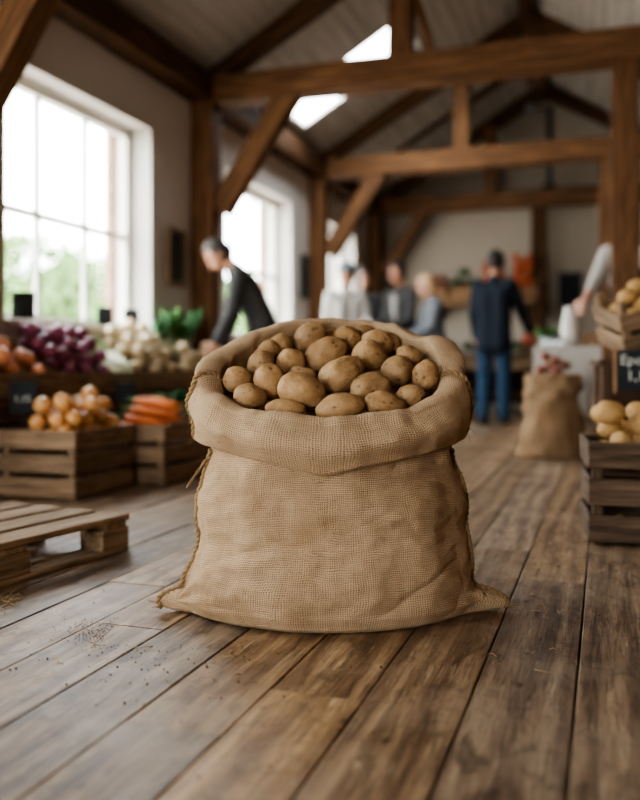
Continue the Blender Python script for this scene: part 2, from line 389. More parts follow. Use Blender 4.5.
# floor of separate boards
mb = MB(); tones = []
bw = .1855; x = -.053 - bw * 18
while x < 3.2:
    y = Y0 - .1 + rnd.random() * 1.5 - 2
    while y < Y1 + .1:
        L = rnd.uniform(1.9, 4.2); e = min(y + L, Y1 + .05); s0 = max(y, Y0)
        if e - s0 > .05:
            z = rnd.uniform(-.002, .0015); g = rnd.uniform(.0012, .0030)
            n0 = len(mb.v); xa, xb = x + g, x + bw - g * .6; b = .002
            prof = [(xa, -.03), (xa, z - b), (xa + b, z), (xb - b, z), (xb, z - b), (xb, -.03)]
            vs = [(px, s0 + .001, pz) for px, pz in prof] + [(px, e - .002, pz) for px, pz in prof]
            mb.add(vs, [(i, i + 1, i + 7, i + 6) for i in range(5)] + [(5, 4, 3, 2, 1, 0), (6, 7, 8, 9, 10, 11)])
            tones += [(rnd.random(), rnd.random(), rnd.random(), 1)] * (len(mb.v) - n0)
        y += L
    x += bw
me = mb.mesh('floor', False)
ca = me.color_attributes.new('tone', 'FLOAT_COLOR', 'POINT')
for i, c in enumerate(tones): ca.data[i].color = c
struct('floor', me, M['floor'], 'wide worn brown floorboards running down the market hall')
mb = MB(); mb.box((-.3, 3.8, -.06), (8, 17, .05)); struct('floor_underlay', mb, M['soil'], 'dark ground below the floorboards')

# left wall with window openings
WT = .42
wins = [(3.87, 5.45), (6.72, 8.35), (9.45, 10.72), (1.05, 2.62), (-1.75, -.18)]
SILL, HEAD = .86, 2.33
def wall_x(name, xin, t, openings, y0, y1, z1, mat, label):
    mb = MB(); ys = sorted(openings); cur = y0; cx = xin + t / 2
    for a, b in ys:
        mb.box((cx, (cur + a) / 2, z1 / 2), (abs(t), a - cur, z1)); 
        mb.box((cx, (a + b) / 2, SILL / 2), (abs(t), b - a, SILL)); mb.box((cx, (a + b) / 2, (HEAD + z1) / 2), (abs(t), b - a, z1 - HEAD)); cur = b
    mb.box((cx, (cur + y1) / 2, z1 / 2), (abs(t), y1 - cur, z1))
    return struct(name, mb, mat, label)
wall_x('wall_left', WX, -.30, wins, Y0, Y1 + .3, 3.0, M['plaster'], 'white plastered wall with tall windows')
wall_x('wall_left_outer', WX - .30, -.05, [(a + .05, b - .05) for a, b in wins], Y0, Y1 + .3, 3.0, M['brick'], 'brick outer face of the window wall')
mb = MB(); mb.box((RX + .15, (Y0 + Y1) / 2, 1.5), (.3, Y1 - Y0 + .6, 3.0)); struct('wall_right', mb, M['bench'], 'unseen wall, boards darkened to cut bounce light')  # out-of-view wall added for indirect light, made dark to weaken the bounce
def gable(name, y, t, hole=None):
    mb = MB(); xs = [WX - .3, RX + .3]; r = EAVE + SLOPE * (RIDGE_X - WX) + .1
    if not hole:
        P = [(xs[0], 0), (xs[1], 0), (xs[1], 2.9), (RIDGE_X, r), (xs[0], 2.9)]
        mb.add([(a, y, b) for a, b in P] + [(a, y + t, b) for a, b in P], [(0, 1, 2, 3, 4), (9, 8, 7, 6, 5)] + [(i, i + 5, (i + 1) % 5 + 5, (i + 1) % 5) for i in range(5)])
    else:
        a, b, h = hole
        mb.box(((xs[0] + a) / 2, y + t / 2, 1.45), (a - xs[0], t, 2.9)); mb.box(((xs[1] + b) / 2, y + t / 2, 1.45), (xs[1] - b, t, 2.9))
        mb.box(((a + b) / 2, y + t / 2, (h + 2.9) / 2), (b - a, t, 2.9 - h))
        P = [(xs[0], 2.9), (xs[1], 2.9), (RIDGE_X, r)]
        mb.add([(p, y, q) for p, q in P] + [(p, y + t, q) for p, q in P], [(0, 1, 2), (5, 4, 3)] + [(i, i + 3, (i + 1) % 3 + 3, (i + 1) % 3) for i in range(3)])
    return mb
struct('wall_back', gable('wall_back', Y1, .3), M['plaster_end'], 'plastered gable end wall behind the far stalls')
struct('wall_front', gable('wall_front', Y0 - .3, .3, (-2.75, -1.0, 2.3)), M['plaster'], 'unseen gable wall with a doorway opening added for fill light')  # doorway invented behind the camera, its size sets the front fill light

# ceiling: two slopes, the left one with the skylight opening
SKY = (-2.92, -1.70, 7.40, 8.12)
def roofz(x): return EAVE + SLOPE * (x - WX) if x < RIDGE_X else EAVE + SLOPE * (2 * RIDGE_X - x - WX)
def slope(x0, x1, y0, y1, mb, t=.03):
    vs = [(x, y, roofz(x) + k) for k in (0, t) for (x, y) in ((x0, y0), (x1, y0), (x1, y1), (x0, y1))]
    mb.add(vs, [(3, 2, 1, 0), (4, 5, 6, 7), (0, 1, 5, 4), (1, 2, 6, 5), (2, 3, 7, 6), (3, 0, 4, 7)])
mb = MB(); xa, xb = WX - .5, RIDGE_X
for (a, b, c, d) in [(xa, xb, Y0 - .3, SKY[2]), (xa, SKY[0], SKY[2], SKY[3]), (SKY[1], xb, SKY[2], SKY[3]), (xa, xb, SKY[3], Y1 + .3)]: slope(a, b, c, d, mb)
struct('ceiling_left', mb, M['ceiling'], 'grey painted board ceiling on the window side')
mb = MB(); vs_ = RX + .5
slope(RIDGE_X + 1e-4, vs_, Y0 - .3, Y1 + .3, mb); struct('ceiling_right', mb, M['ceiling'], 'grey painted board ceiling on the far slope')
sk = thing('window_6', None, None); sk['kind'] = 'structure'; sk['label'] = 'bright skylight in the sloping ceiling'
mb = MB()
for (a, b, c, d) in [(SKY[0], SKY[0] + .04, SKY[2], SKY[3]), (SKY[1] - .04, SKY[1], SKY[2], SKY[3]), (SKY[0], SKY[1], SKY[2], SKY[2] + .03), (SKY[0], SKY[1], SKY[3] - .03, SKY[3])]:
    vs = [(x, y, roofz(x) + k) for k in (.005, .04) for (x, y) in ((a, c), (b, c), (b, d), (a, d))]
    mb.add(vs, [(3, 2, 1, 0), (4, 5, 6, 7), (0, 1, 5, 4), (1, 2, 6, 5), (2, 3, 7, 6), (3, 0, 4, 7)])
mb.build('window_frame', M['paint'], sk, False)
mb = MB(); mb.add([(x, y, roofz(x) + .034) for x, y in ((SKY[0], SKY[2]), (SKY[1], SKY[2]), (SKY[1], SKY[3]), (SKY[0], SKY[3]))], [(0, 1, 2, 3)]); mb.build('window_pane', M['glass'], sk, False)

# windows
def bar(mb, a, b, w, d):   # axis aligned box between two corners a,b of a line
    a, b = Vector(a), Vector(b); c = (a + b) / 2; e = b - a
    mb.box(c, (max(abs(e.x), d), max(abs(e.y), w), max(abs(e.z), w)))
for i, (a, b) in enumerate(wins):
    xf_ = WX - .20
    o = bpy.data.objects.new('window_%d' % (i + 1), None); COL.objects.link(o); o['kind'] = 'structure'
    o['label'] = ['tall white framed window over the onion trays', 'tall white window behind the stooping man', 'narrow bright window near the far end', 'window beside the pallet', 'window near the added doorway'][i]
    mb = MB(); 
    for y in (a + .03, b - .03): bar(mb, (xf_, y, SILL), (xf_, y, HEAD), .06, .07)
    for z in (SILL + .03, HEAD - .03): bar(mb, (xf_, a, z), (xf_, b, z), .06, .07)
    fr_ = mb.build('window_frame', M['paint'], o, False)
    n = 3; w = (b - a - .06) / n
    for k in range(1, n):
        mb = MB(); bar(mb, (xf_, a + .03 + w * k, SILL + .05), (xf_, a + .03 + w * k, HEAD - .05), .032, .03); mb.build('mullion', M['paint'], fr_, False)
    mb = MB(); bar(mb, (xf_, a + .05, 1.54), (xf_, b - .05, 1.54), .035, .04); mb.build('glazing_bar', M['paint'], fr_, False)
    mb = MB(); mb.add([(xf_ - .01, a, SILL), (xf_ - .01, b, SILL), (xf_ - .01, b, HEAD), (xf_ - .01, a, HEAD)], [(0, 1, 2, 3)]); mb.build('window_pane', M['glass'], o, False)
    mb = MB(); mb.box((WX - .10, (a + b) / 2, SILL - .005), (.27, b - a - .002, .03)); mb.build('window_sill', M['paint'], o, False)

# timber frame, every timber its own object
tn = [0]
def timber(name, p0, p1, w, h, mat='beam', label=None):
    tn[0] += 1
    L = (Vector(p1) - Vector(p0)).length
    me = bevelbox_mesh(name, L, w, h, .012, 2, .012, tn[0], max(2, int(L / .35))); me.materials.append(M[mat])
    o = link(name, me, None, None, frame(p0, p1)); o['kind'] = 'structure'
    if label: o['label'] = label
    return o
TR = [3.4, 6.2, 9.03, 11.45]
nm = ['nearest truss', 'truss by the stooping man', 'middle truss', 'far truss against the gable']
PX = -.02
for i, y in enumerate(TR):
    N = nm[i]
    timber('timber_post', (WX + .085, y - .05, 0), (WX + .085, y - .05, 2.9), .20, .17, 'beam', 'oak wall post of the ' + N)
    tie = timber('tie_beam', (WX - .05, y, 2.80), (RX + .05, y, 2.80), .22, .21, 'beam', 'heavy oak tie beam of the ' + N)
    timber('brace_beam', (WX + .2, y, 1.86), (-2.32, y, 2.74), .15, .17, 'beam', 'slanting oak brace under the ' + N)
    timber('rafter_beam', (WX, y, EAVE - .02), (RIDGE_X, y, roofz(RIDGE_X) - .09), .17, .18, 'dark_beam', 'window side principal rafter of the ' + N)
    timber('rafter_beam', (RX, y, EAVE - .02), (RIDGE_X, y, roofz(RIDGE_X) - .09), .17, .18, 'dark_beam', 'far side principal rafter of the ' + N)
    timber('queen_post', (-1.44, y, 2.9), (-1.44, y, roofz(-1.44) - .12), .17, .17, 'beam', 'upright post standing on the tie beam of the ' + N)
    if i in (1, 2): timber('timber_post', (.13 if i == 1 else .03, y, 0), (.13 if i == 1 else .03, y, 2.72), .18, .18, 'beam', 'free standing oak post under the ' + N)
timber('timber_post', (-.82, 11.5, 0), (-.82, 11.5, 2.72), .2, .18, 'dark_beam', 'dark oak post against the far wall')
timber('king_post', (-.68, 9.03, 3.55), (-.68, 9.03, roofz(-.7) - .1), .2, .2, 'dark_beam', 'short dark drop post below the ridge')
timber('tie_beam_strut', (-1.36, 6.2, 3.45), (-1.22, 6.2, 2.92), .06, .07, 'beam', 'thin pale strut beside the queen post')
for a, b in zip([Y0] + TR, TR + [Y1]):
    timber('wall_plate_beam', (WX + .09, a + .1, 2.80), (WX + .09, b - .1, 2.80), .2, .2, 'dark_beam', 'oak wall plate above the windows, ending at the ' + (dict(zip(TR, nm)).get(b) or 'gable wall'))
timber('ridge_beam', (RIDGE_X, Y0, roofz(RIDGE_X) - .06), (RIDGE_X, Y1, roofz(RIDGE_X) - .06), .12, .2, 'dark_beam', 'ridge beam of the roof')
timber('rafter_beam', (WX, 10.3, EAVE + .02), (RIDGE_X, 10.3, roofz(RIDGE_X) - .03), .07, .09, 'dark_beam', 'thin common rafter near the far truss')

# drop pipe with spotlight in front of the gable
pp = thing('spotlight_pole', 'black pole with a small spotlight hanging in front of the far gable', 'light', (-.68, 11.28, 2.92))
mb = MB(); mb.tube([(0, 0, 0), (0, 0, 1.0)], .035, 12); mb.build('pole', M['metal_dark'], pp)
mb = MB(); mb.lathe([(.04, -.03), (.09, -.02), (.09, 0), (.05, .03)], 16); mb.build('base_plate', M['metal_dark'], pp)
mb = MB(); mb.tube([(0, 0, .95), (-.12, -.08, 1.0)], .015, 8); mb.build('bracket', M['metal_dark'], pp)
mb = MB(); mb.lathe([(.03, -.08), (.05, -.05), (.06, .06), (.07, .07)], 16, xf((-.2, -.1, .98), (R(80), 0, R(-60)))); mb.build('lamp_head', M['steel'], pp)

# ------------------------------------------------------------------ outside the windows
mb = MB(); mb.box((-20, 5, -.5), (33, 60, .3)); o = struct('ground_outside', mb, M['lawn'], 'pale yard outside the windows')
def tree(x, y, h, label, seed, sp=1.0):
    t = thing('tree', label, 'tree', (x, y, -.35)); r = random.Random(seed)
    mb = MB(); mb.tube([(0, 0, 0), (.05, .03, h * .3), (-.05, .08, h * .6), (0, 0, h * .85)], [.16, .12, .08, .03], 8)
    for k in range(6):
        a = r.uniform(0, 6.28); z = h * r.uniform(.3, .6); mb.tube([(0, 0, z), (math.cos(a) * .5, math.sin(a) * .5, z + .5), (math.cos(a) * 1.0, math.sin(a) * 1.0, z + .8)], [.05, .03, .012], 6)
    mb.build('trunk', M['bark'], t)
    mb = MB()
    for k in range(2600):
        d = Vector((r.gauss(0, 1), r.gauss(0, 1), r.gauss(0, 1))).normalized() * r.random() ** .4
        p = Vector((d.x * h * .30 * sp, d.y * h * .30 * sp, h * .62 + d.z * h * .38)); p += noise.noise_vector(p * 1.2) * .5
        q = Euler((r.uniform(0, 6), r.uniform(0, 6), 0)).to_matrix(); s = r.uniform(.07, .13)
        mb.add([p + q @ Vector(c) * s for c in ((-1, 0, 0), (0, -.5, .1), (1, 0, 0), (0, .5, .1))], [(0, 1, 2, 3)])
    mb.build('foliage', M['tree_leaf'], t, False)
tree(-9.6, 12.6, 3.3, 'bushy green tree outside the first window', 1)
tree(-11.3, 16.6, 3.6, 'green tree outside the first window, further off', 2)
tree(-9.0, 20.8, 3.4, 'green tree outside the second window', 3)
hs = thing('house', 'pale rendered house outside the first window', 'house', (-15.2, 25.0, -.35))
mb = MB(); mb.box((0, 0, 1.3), (5, 4.5, 2.6)); mb.build('house_wall', M['house'], hs, False)
mb = MB(); mb.add([(-2.7, -2.5, 2.5), (2.7, -2.5, 2.5), (2.7, 2.5, 2.5), (-2.7, 2.5, 2.5), (-2.7, 0, 3.7), (2.7, 0, 3.7)], [(0, 1, 5, 4), (2, 3, 4, 5), (0, 4, 3), (1, 2, 5), (3, 2, 1, 0)]); mb.build('roof', M['roof'], hs, False)
for yy in (-1.2, 1.0):
    mb = MB(); mb.box((2.52, yy, 1.5), (.06, .9, 1.1)); mb.build('house_window', M['metal_dark'], hs, False)
#PART2
# ------------------------------------------------------------------ the big burlap sack
SD = 2.15
sack = thing('burlap_sack', 'large open burlap sack with rolled rim, full of potatoes, on the bare floorboards', 'sack', at(332, 365, SD) - Vector((0, 0, CH)), YAW)
SX = (332 - 320) / F * SD
def SL(u, v, D): return Vector(((u - 320) / F * D - SX, D - SD, CH + (365 - v) / F * D))
SM = Matrix.Translation(sack.location) @ Matrix.Rotation(YAW, 4, 'Z')
def cat(pts, t):
    """periodic Catmull-Rom through (key, vector) pairs sorted by key in [0, 2pi)"""
    n = len(pts); t %= 2 * math.pi
    i = max((k for k in range(n) if pts[k][0] <= t), default=n - 1)
    def K(j): return pts[j % n][0] + 2 * math.pi * (j // n)
    if t < pts[0][0]: i = -1
    t0, t1 = K(i), K(i + 1); w = (t - t0) / (t1 - t0)
    p0, p1, p2, p3 = (pts[(i + k) % n][1] for k in (-1, 0, 1, 2))
    return .5 * ((2 * p1) + (p2 - p0) * w + (2 * p0 - 5 * p1 + 4 * p2 - p3) * w * w + (3 * p1 - p0 - 3 * p2 + p3) * w ** 3)
def lin(tab, z):
    if z <= tab[0][0]: return tab[0][1]
    for (a, p), (b, q) in zip(tab, tab[1:]):
        if z <= b:
            w = (z - a) / (b - a); w = w * w * (3 - 2 * w) * .5 + w * .5
            return p + (q - p) * w
    return tab[-1][1]
CEN = Vector((0, .03, 0))
def closed(px):
    L = []
    for u, v, D in px:
        p = SL(u, v, D); L.append((math.atan2((p.y - CEN.y) * 1.6, p.x - CEN.x) % (2 * math.pi), p))
    return sorted(L, key=lambda a: a[0])
RIM = closed([(454, 371, 2.14), (449, 354, 2.21), (434, 339, 2.29), (408, 331, 2.34), (386, 321, 2.37), (345, 316, 2.385), (300, 321, 2.36), (264, 330, 2.31), (233, 345, 2.24), (216, 358, 2.18), (207, 374, 2.11), (214, 391, 2.05), (240, 404, 2.0), (275, 415, 1.965), (310, 420, 1.95), (345, 422, 1.95), (385, 418, 1.965), (415, 407, 2.0), (438, 391, 2.05), (450, 380, 2.1)])
BOT = closed([(461, 441, 2.14), (440, 451, 2.03), (420, 458, 1.985), (390, 465, 1.95), (360, 471, 1.93), (330, 477, 1.925), (310, 476, 1.93), (270, 466, 1.95), (240, 459, 2.0), (212, 450, 2.06), (200, 443, 2.13), (225, 420, 2.26), (290, 400, 2.36), (345, 395, 2.39), (400, 400, 2.36), (440, 415, 2.26)])
# body: rings over height; left and right reach, front and back depth
XL = [(0, -.345), (.012, -.372), (.035, -.388), (.063, -.388), (.094, -.380), (.139, -.352), (.185, -.332), (.24, -.338), (.289, -.341), (.329, -.330), (.367, -.320), (.42, -.305), (.5, -.29)]
XR = [(0, .338), (.012, .352), (.035, .358), (.063, .354), (.094, .352), (.124, .350), (.185, .342), (.228, .327), (.278, .336), (.329, .329), (.367, .318), (.42, .307), (.5, .29)]
BF = [(0, .190), (.012, .207), (.04, .222), (.09, .232), (.15, .228), (.25, .214), (.33, .203), (.37, .193), (.42, .18), (.5, .165)]
BB = [(0, .20), (.04, .235), (.17, .245), (.33, .24), (.5, .215)]
EXQ = [(0, 1.35), (.06, 1.25), (.15, 1.0), (.5, .95)]
ZT = .50
def nz(p, s, seed=0): return noise.noise(Vector((p.x * s + seed * 3.1, p.y * s - seed * 1.7, p.z * s + seed)))
def body(t, z, disp=True):
    c, s_ = math.cos(t), math.sin(t)
    xm, xp = lin(XL, z), lin(XR, z); a = xp if c > 0 else -xm
    b = lin(BF, z) if s_ < 0 else lin(BB, z)
    q = lin(EXQ, z)
    x = c * a; y = math.copysign(abs(s_) ** q, s_) * b
    # corner ears at the foot of both side seams
    d = min(abs((t % (2 * math.pi)) - math.pi), abs(t), abs(t - 2 * math.pi))
    side = 1 if c > 0 else -1
    tipz = .020; w_ = (.044 if side > 0 else .040) if z > tipz else .026; e = max(0, 1 - ((z - tipz) / w_) ** 2); reach = .090 if side > 0 else .058
    g = math.exp(-(d / .24) ** 2)
    x += side * reach * g * e ** .6
    y -= .012 * g * e
    p = Vector((x, y, z))
    if disp:
        n = Vector((c / max(a, .1), s_ / max(b, .1), 0)).normalized()
        low = min(1, z / .05)
        k = .013 * nz(p, 5.2, 1) + .0105 * nz(p, 9.5, 2) + .0042 * nz(Vector((p.x, p.y, p.z * 1.7)), 24, 3) + .0011 * nz(p, 55, 4)
        # sagging horizontal wrinkles with warped lines
        wz = p.z + .05 * nz(p, 3.3, 7) + .018 * math.sin(p.x * 7 + 1)
        k -= .0055 * (1 - abs(nz(Vector((p.x * .55, p.y * .55, wz)), 9.5, 9)) * 2.2) ** 3 if abs(nz(Vector((p.x * .55, p.y * .55, wz)), 9.5, 9)) < .45 else 0
        # gathers below the rolled rim
        zb = cat(BOT, t).z; dz = max(0, zb - z)
        k += .0035 * math.sin(t * 13 + 3.5 * nz(p, 6, 5)) * math.exp(-(dz / .05) ** 2)
        k -= .007 * math.exp(-((z - .335 - .04 * nz(p, 3, 12)) / .028) ** 2) * max(0, .4 + nz(p, 3, 11))
        # pulls from the corner ears up into the belly
        for sd in (1, -1):
            rx, rz = p.x * sd - .40, z - .03; ang = math.atan2(rz, -rx); rr = math.hypot(rx, rz)
            if s_ < .3: k += .006 * math.sin(ang * 11 + sd) * math.exp(-(rr / .13) ** 2) * min(1, rr / .04) * low
        seam = math.exp(-(d / .10) ** 2); k *= 1 - .55 * seam
        k -= .006 * math.exp(-(d / .05) ** 2) * min(1, z / .08)
        p += n * k * (.25 + .75 * low)
    return p
NU, NV = 336, 190
def seamoff(z, side): return side * 0
zs = [0.0] + [((i + 1) / NV) ** 1.12 for i in range(NV)]
vs, uvs = [], []
for j, z in enumerate(zs):
    pz_ = zs[j - 1] if j else 0
    for i in range(NU):
        t = 2 * math.pi * i / NU + math.pi / 2
        zz = z * (cat(BOT, t).z + .025); p = body(t % (2 * math.pi), zz)
        p.z = max(p.z, .001); vs.append(p)
        uvs.append((0, 0 if j == 0 else uvs[(j - 1) * NU + i][1] + (body(t % (2 * math.pi), zz, False) - body(t % (2 * math.pi), pz_ * (cat(BOT, t).z + .025), False)).length))
ref = [body((2 * math.pi * i / NU + math.pi / 2) % (2 * math.pi), .25, False) for i in range(NU + 1)]; AL = [0.0]
for a_, b_ in zip(ref, ref[1:]): AL.append(AL[-1] + (b_ - a_).length)
uvs = [(AL[k % NU], q[1]) for k, q in enumerate(uvs)]
fs = [(j * NU + i, j * NU + (i + 1) % NU, (j + 1) * NU + (i + 1) % NU, (j + 1) * NU + i) for j in range(len(zs) - 1) for i in range(NU)]
fs += [tuple(reversed(range(NU)))]
GP = AL[-1]
def grid_mesh(name, vs, fs, uvf):
    me = bpy.data.meshes.new(name); me.from_pydata(vs, [], fs); me.update()
    ul = me.uv_layers.new(name='UVMap')
    for poly in me.polygons:
        us = [uvf(vi) for vi in poly.vertices]; mx = max(a for a, b in us); per = GP
        for li, (a, b) in zip(poly.loop_indices, us): ul.data[li].uv = (a + per if mx - a > per / 2 else a, b)
    me.polygons.foreach_set('use_smooth', [True] * len(me.polygons)); return me
sbody = link('sack_body', grid_mesh('sack_body', vs, fs, lambda i: uvs[i]), sack, M['burlap'])

# rolled rim: inner wall, rounded lip, outer fold, hem tucked back
PROF = []          # (t along, offset outward, blend) built per angle
def cuff(t, s, disp=True):
    """s in 0..1 : 0 deep inside, .3 lip, 1 hem"""
    rp = cat(RIM, t); bp = cat(BOT, t)
    out = Vector((math.cos(t) * 1.0, math.sin(t) * 1.25, 0)).normalized()
    fr_ = max(0, -math.sin(t)) ** 1.5; lipn = .007 * fr_ + .016 * nz(rp, 7, 30) + .015 * nz(rp, 12, 31) + .004 * nz(rp, 26, 32)
    up = Vector((0, 0, 1)); cc_ = math.cos(t) ** 2; R0 = .0165 + .004 * nz(rp, 9, 33); RH = .016 + .018 * cc_ + .007 * fr_ + (.006 if math.sin(t) > 0 else 0) + .004 * nz(rp, 8, 35)
    lip = rp + up * (lipn - R0)
    if s < .24:
        w = s / .24; d = (1 - w)
        p = lip - out * (RH + .004 * d - .020 * math.sin(d * 3)) - up * (d * (.215 + .04 * math.sin(t)))
    elif s < .40:
        a = math.pi * (1 - (s - .24) / .16); p = lip + out * math.cos(a) * RH + up * math.sin(a) * R0
    elif s < .93:
        w = (s - .40) / .53; a = lip + out * RH; b = bp + out * .012 + up * .012
        p = a.lerp(b, w) + out * ((.022 * math.sin(math.pi * w ** .85) + .010 * math.sin(math.pi * w) ** 2 * w) * (1 - .62 * math.cos(t) ** 4))
    else:
        w = (s - .93) / .07; p = bp + out * (.012 - .030 * w) + up * (.012 - .016 * math.sin(w * math.pi * .6) + .012 * w)
    if disp:
        d = min(abs((t % (2 * math.pi)) - math.pi), abs(t), abs(t - 2 * math.pi))
        k = .010 * nz(p, 6, 20) + .0085 * nz(p, 12, 21) + .0036 * nz(p, 26, 22) + .001 * nz(p, 60, 23)
        if s > .35:
            ww = min(1, (s - .35) / .3)
            wz = s * 1.0 + .12 * nz(p, 4, 24); k += .004 * math.sin(wz * 12 + 3 * nz(p, 4, 25)) * ww
            k += .0035 * math.sin(t * 21 + 3 * nz(p, 5, 27)) * max(0, (s - .7) / .3)
        p += out * k + up * (.3 * k)
    return p
NS = 120; vs, uvs = [], []
for j in range(NS + 1):
    s = j / NS
    for i in range(NU):
        t = 2 * math.pi * i / NU + math.pi / 2
        vs.append(cuff(t % (2 * math.pi), s)); uvs.append((AL[i], 0 if j == 0 else uvs[(j - 1) * NU + i][1] + (cuff(t % (2 * math.pi), s, False) - cuff(t % (2 * math.pi), s - 1 / NS, False)).length))
fs = [(j * NU + i, (j + 1) * NU + i, (j + 1) * NU + (i + 1) % NU, j * NU + (i + 1) % NU) for j in range(NS) for i in range(NU)]
fs += [tuple(range(NU))]
rimo = link('rolled_rim', grid_mesh('rolled_rim', vs, fs, lambda i: uvs[i]), sack, M['burlap'])
props(sack.children[-1], 'thick rolled burlap rim folded down over the sack')

def rope(name, path, r, parent, pitch=.03, n=7, fuzz=0, seed=1):
    """two twisted strands along a path, as one mesh"""
    P = [Vector(p) for p in path]; Q = []
    for a, b in zip(P, P[1:]):
        m = max(1, int((b - a).length / .004)); Q += [a.lerp(b, k / m) for k in range(m)]
    Q.append(P[-1]); 
    for _ in range(6): Q = [Q[0]] + [(Q[i - 1] + Q[i] * 2 + Q[i + 1]) / 4 for i in range(1, len(Q) - 1)] + [Q[-1]]
    mb = MB(); ln = 0; nrm = None; st = ([], [])
    for i, q in enumerate(Q):
        t = (Q[min(i + 1, len(Q) - 1)] - Q[max(i - 1, 0)]).normalized()
        nrm = t.orthogonal().normalized() if nrm is None else (nrm - t * nrm.dot(t)).normalized(); b = t.cross(nrm)
        if i: ln += (q - Q[i - 1]).length
        for k in (0, 1):
            a = ln / pitch * 2 * math.pi + k * math.pi; st[k].append(q + (nrm * math.cos(a) + b * math.sin(a)) * r * .55)
    for k in (0, 1): mb.tube(st[k], r * .72, n)
    rr = random.Random(seed)
    for _ in range(fuzz):
        q = rr.choice(Q); d = Vector((rr.gauss(0, 1), rr.gauss(0, 1), rr.gauss(0, 1))).normalized(); L = rr.uniform(.008, .022)
        mb.tube([q + d * r * .8, q + d * (r + L * .5), q + d * (r + L) + Vector((0, 0, -.4 * L))], .00045, 3)
    return mb.build(name, M['cord'], parent)
for sd, th0 in ((-1, math.pi), (1, 0.0)):
    path = []
    for k in range(60):
        z = .41 - (.41 - .012) * k / 59
        sgn = 1 if sd < 0 else -1
        off = .10 + .05 * math.sin(z * 34 + (0 if sd < 0 else 1.5)) 
        if z < .1: off *= max(.15, z / .1)
        t = (th0 + sgn * off) % (2 * math.pi); p = body(t, z); p0 = Vector((p.x - 0, p.y - .0, 0)).normalized()
        path.append(p + Vector((p0.x * .5, -.8, 0)).normalized() * .0035)
    rope('seam_cord', path, .0058, sbody, fuzz=40, seed=3 + sd)
    path = []
    for k in range(40):
        s = .22 + (.95 - .22) * k / 39; off = (.26 if sd < 0 else .16) + .07 * math.sin(s * 5)
        t = (th0 + (1 if sd < 0 else -1) * off) % (2 * math.pi); p = cuff(t, s); o = Vector((p.x, p.y * 1.6, 0)).normalized()
        if s < .4: o = (o * .3 + Vector((0, -.3, .9))).normalized()
        path.append(p + o * .0035)
    rope('rim_cord', path, .0062, rimo, fuzz=55, seed=9 + sd)
e = body(math.pi, .012); e2 = body(0, .012)
for nm_, tip, sg in (('frayed_thread', e, -1), ('frayed_thread', e2, 1)):
    rr = random.Random(5 + sg)
    for k in range(6):
        a = rr.uniform(-.6, .6); L = rr.uniform(.02, .05)
        d = Vector((sg * math.cos(a), -.5 + .6 * math.sin(a), rr.uniform(.0, .55))).normalized()
        p0 = tip + Vector((-sg * .006, -.003, .003))
        mb = MB(); mb.tube([p0, p0 + d * L * .5, p0 + d * L + Vector((0, 0, -.004 + .0))], [.0016, .0013, .0007], 5)
        o = mb.build(nm_, M['cord'], sbody)
    
q0 = SL(207, 459, 2.06); rope('loose_string', [q0, SL(203, 466, 2.045), SL(197, 473, 2.03), SL(191, 481, 2.03), SL(187, 488, 2.03)], .0032, sack, .016, fuzz=14, seed=21)
rope('loose_string', [q0, SL(202, 463, 2.05), SL(200, 470, 2.05), SL(198, 474, 2.05)], .0024, sack, .014, fuzz=8, seed=22)
# burlap fuzz along the lip
mb = MB(); rr = random.Random(12)
for _ in range(520):
    t = rr.uniform(0, 2 * math.pi); s = rr.uniform(.26, .95); p = cuff(t, s); p2 = cuff(t, s, False)
    d = (Vector((math.cos(t), math.sin(t), .5)) + Vector((rr.gauss(0, .6), rr.gauss(0, .6), rr.gauss(0, .6)))).normalized(); L = rr.uniform(.004, .011)
    mb.tube([p - d * .001, p + d * L * .6, p + d * L + Vector((rr.gauss(0, .002), rr.gauss(0, .002), -.002))], .00028, 3, False)
for _ in range(420):
    t = rr.uniform(math.pi * .95, 2 * math.pi * 1.02) % (2 * math.pi); z = rr.uniform(.01, .4); p = body(t, z)
    d = (Vector((math.cos(t), math.sin(t), .2)) + Vector((rr.gauss(0, .7), rr.gauss(0, .7), rr.gauss(0, .7)))).normalized(); L = rr.uniform(.004, .010)
    mb.tube([p - d * .001, p + d * L * .6, p + d * L + Vector((rr.gauss(0, .002), rr.gauss(0, .002), -.002))], .00028, 3, False)
fz = mb.build('burlap_fuzz', M['cord'], sack); fz['kind'] = 'stuff'

# ------------------------------------------------------------------ potatoes
def potato_mesh(seed, rx, ry, rz, sub=4, eyes=9):
    r = random.Random(seed); bm = bmesh.new(); bmesh.ops.create_icosphere(bm, subdivisions=sub, radius=1)
    ev = []
    for k in range(eyes):
        a = r.uniform(0, 6.28); c = r.uniform(-.95, .95); q = math.sqrt(1 - c * c); ev.append((Vector((c, q * math.cos(a), q * math.sin(a))), r.uniform(.10, .165)))
    lay = bm.verts.layers.float.new('eye'); taper = r.uniform(-.12, .12); bend = r.uniform(-.10, .10)
    for v in bm.verts:
        d = v.co.normalized(); h = 1 + .11 * noise.noise(d * 1.3 + Vector((seed * 5.1, 0, 0))) + .035 * noise.noise(d * 3.1 + Vector((0, seed * 3.3, 0))) + .008 * noise.noise(d * 9 + Vector((0, 0, seed)))
        m = 0
        for e_, w in ev:
            x = (d - e_).length / w
            if x < 2.2: h -= .052 * math.exp(-(x * 1.15) ** 2) - .012 * math.exp(-((x - 1.25) / .4) ** 2); m = max(m, math.exp(-(x * 1.5) ** 2))
        v[lay] = m
        v.co = Vector((d.x * rx * h * .97, d.y * ry * h * (1 + taper * d.x), d.z * rz * h * (1 + taper * d.x) + bend * rz * (d.x ** 2 - .4)))
    me = bpy.data.meshes.new('potato'); bm.to_mesh(me); bm.free()
    me.polygons.foreach_set('use_smooth', [True] * len(me.polygons)); return me

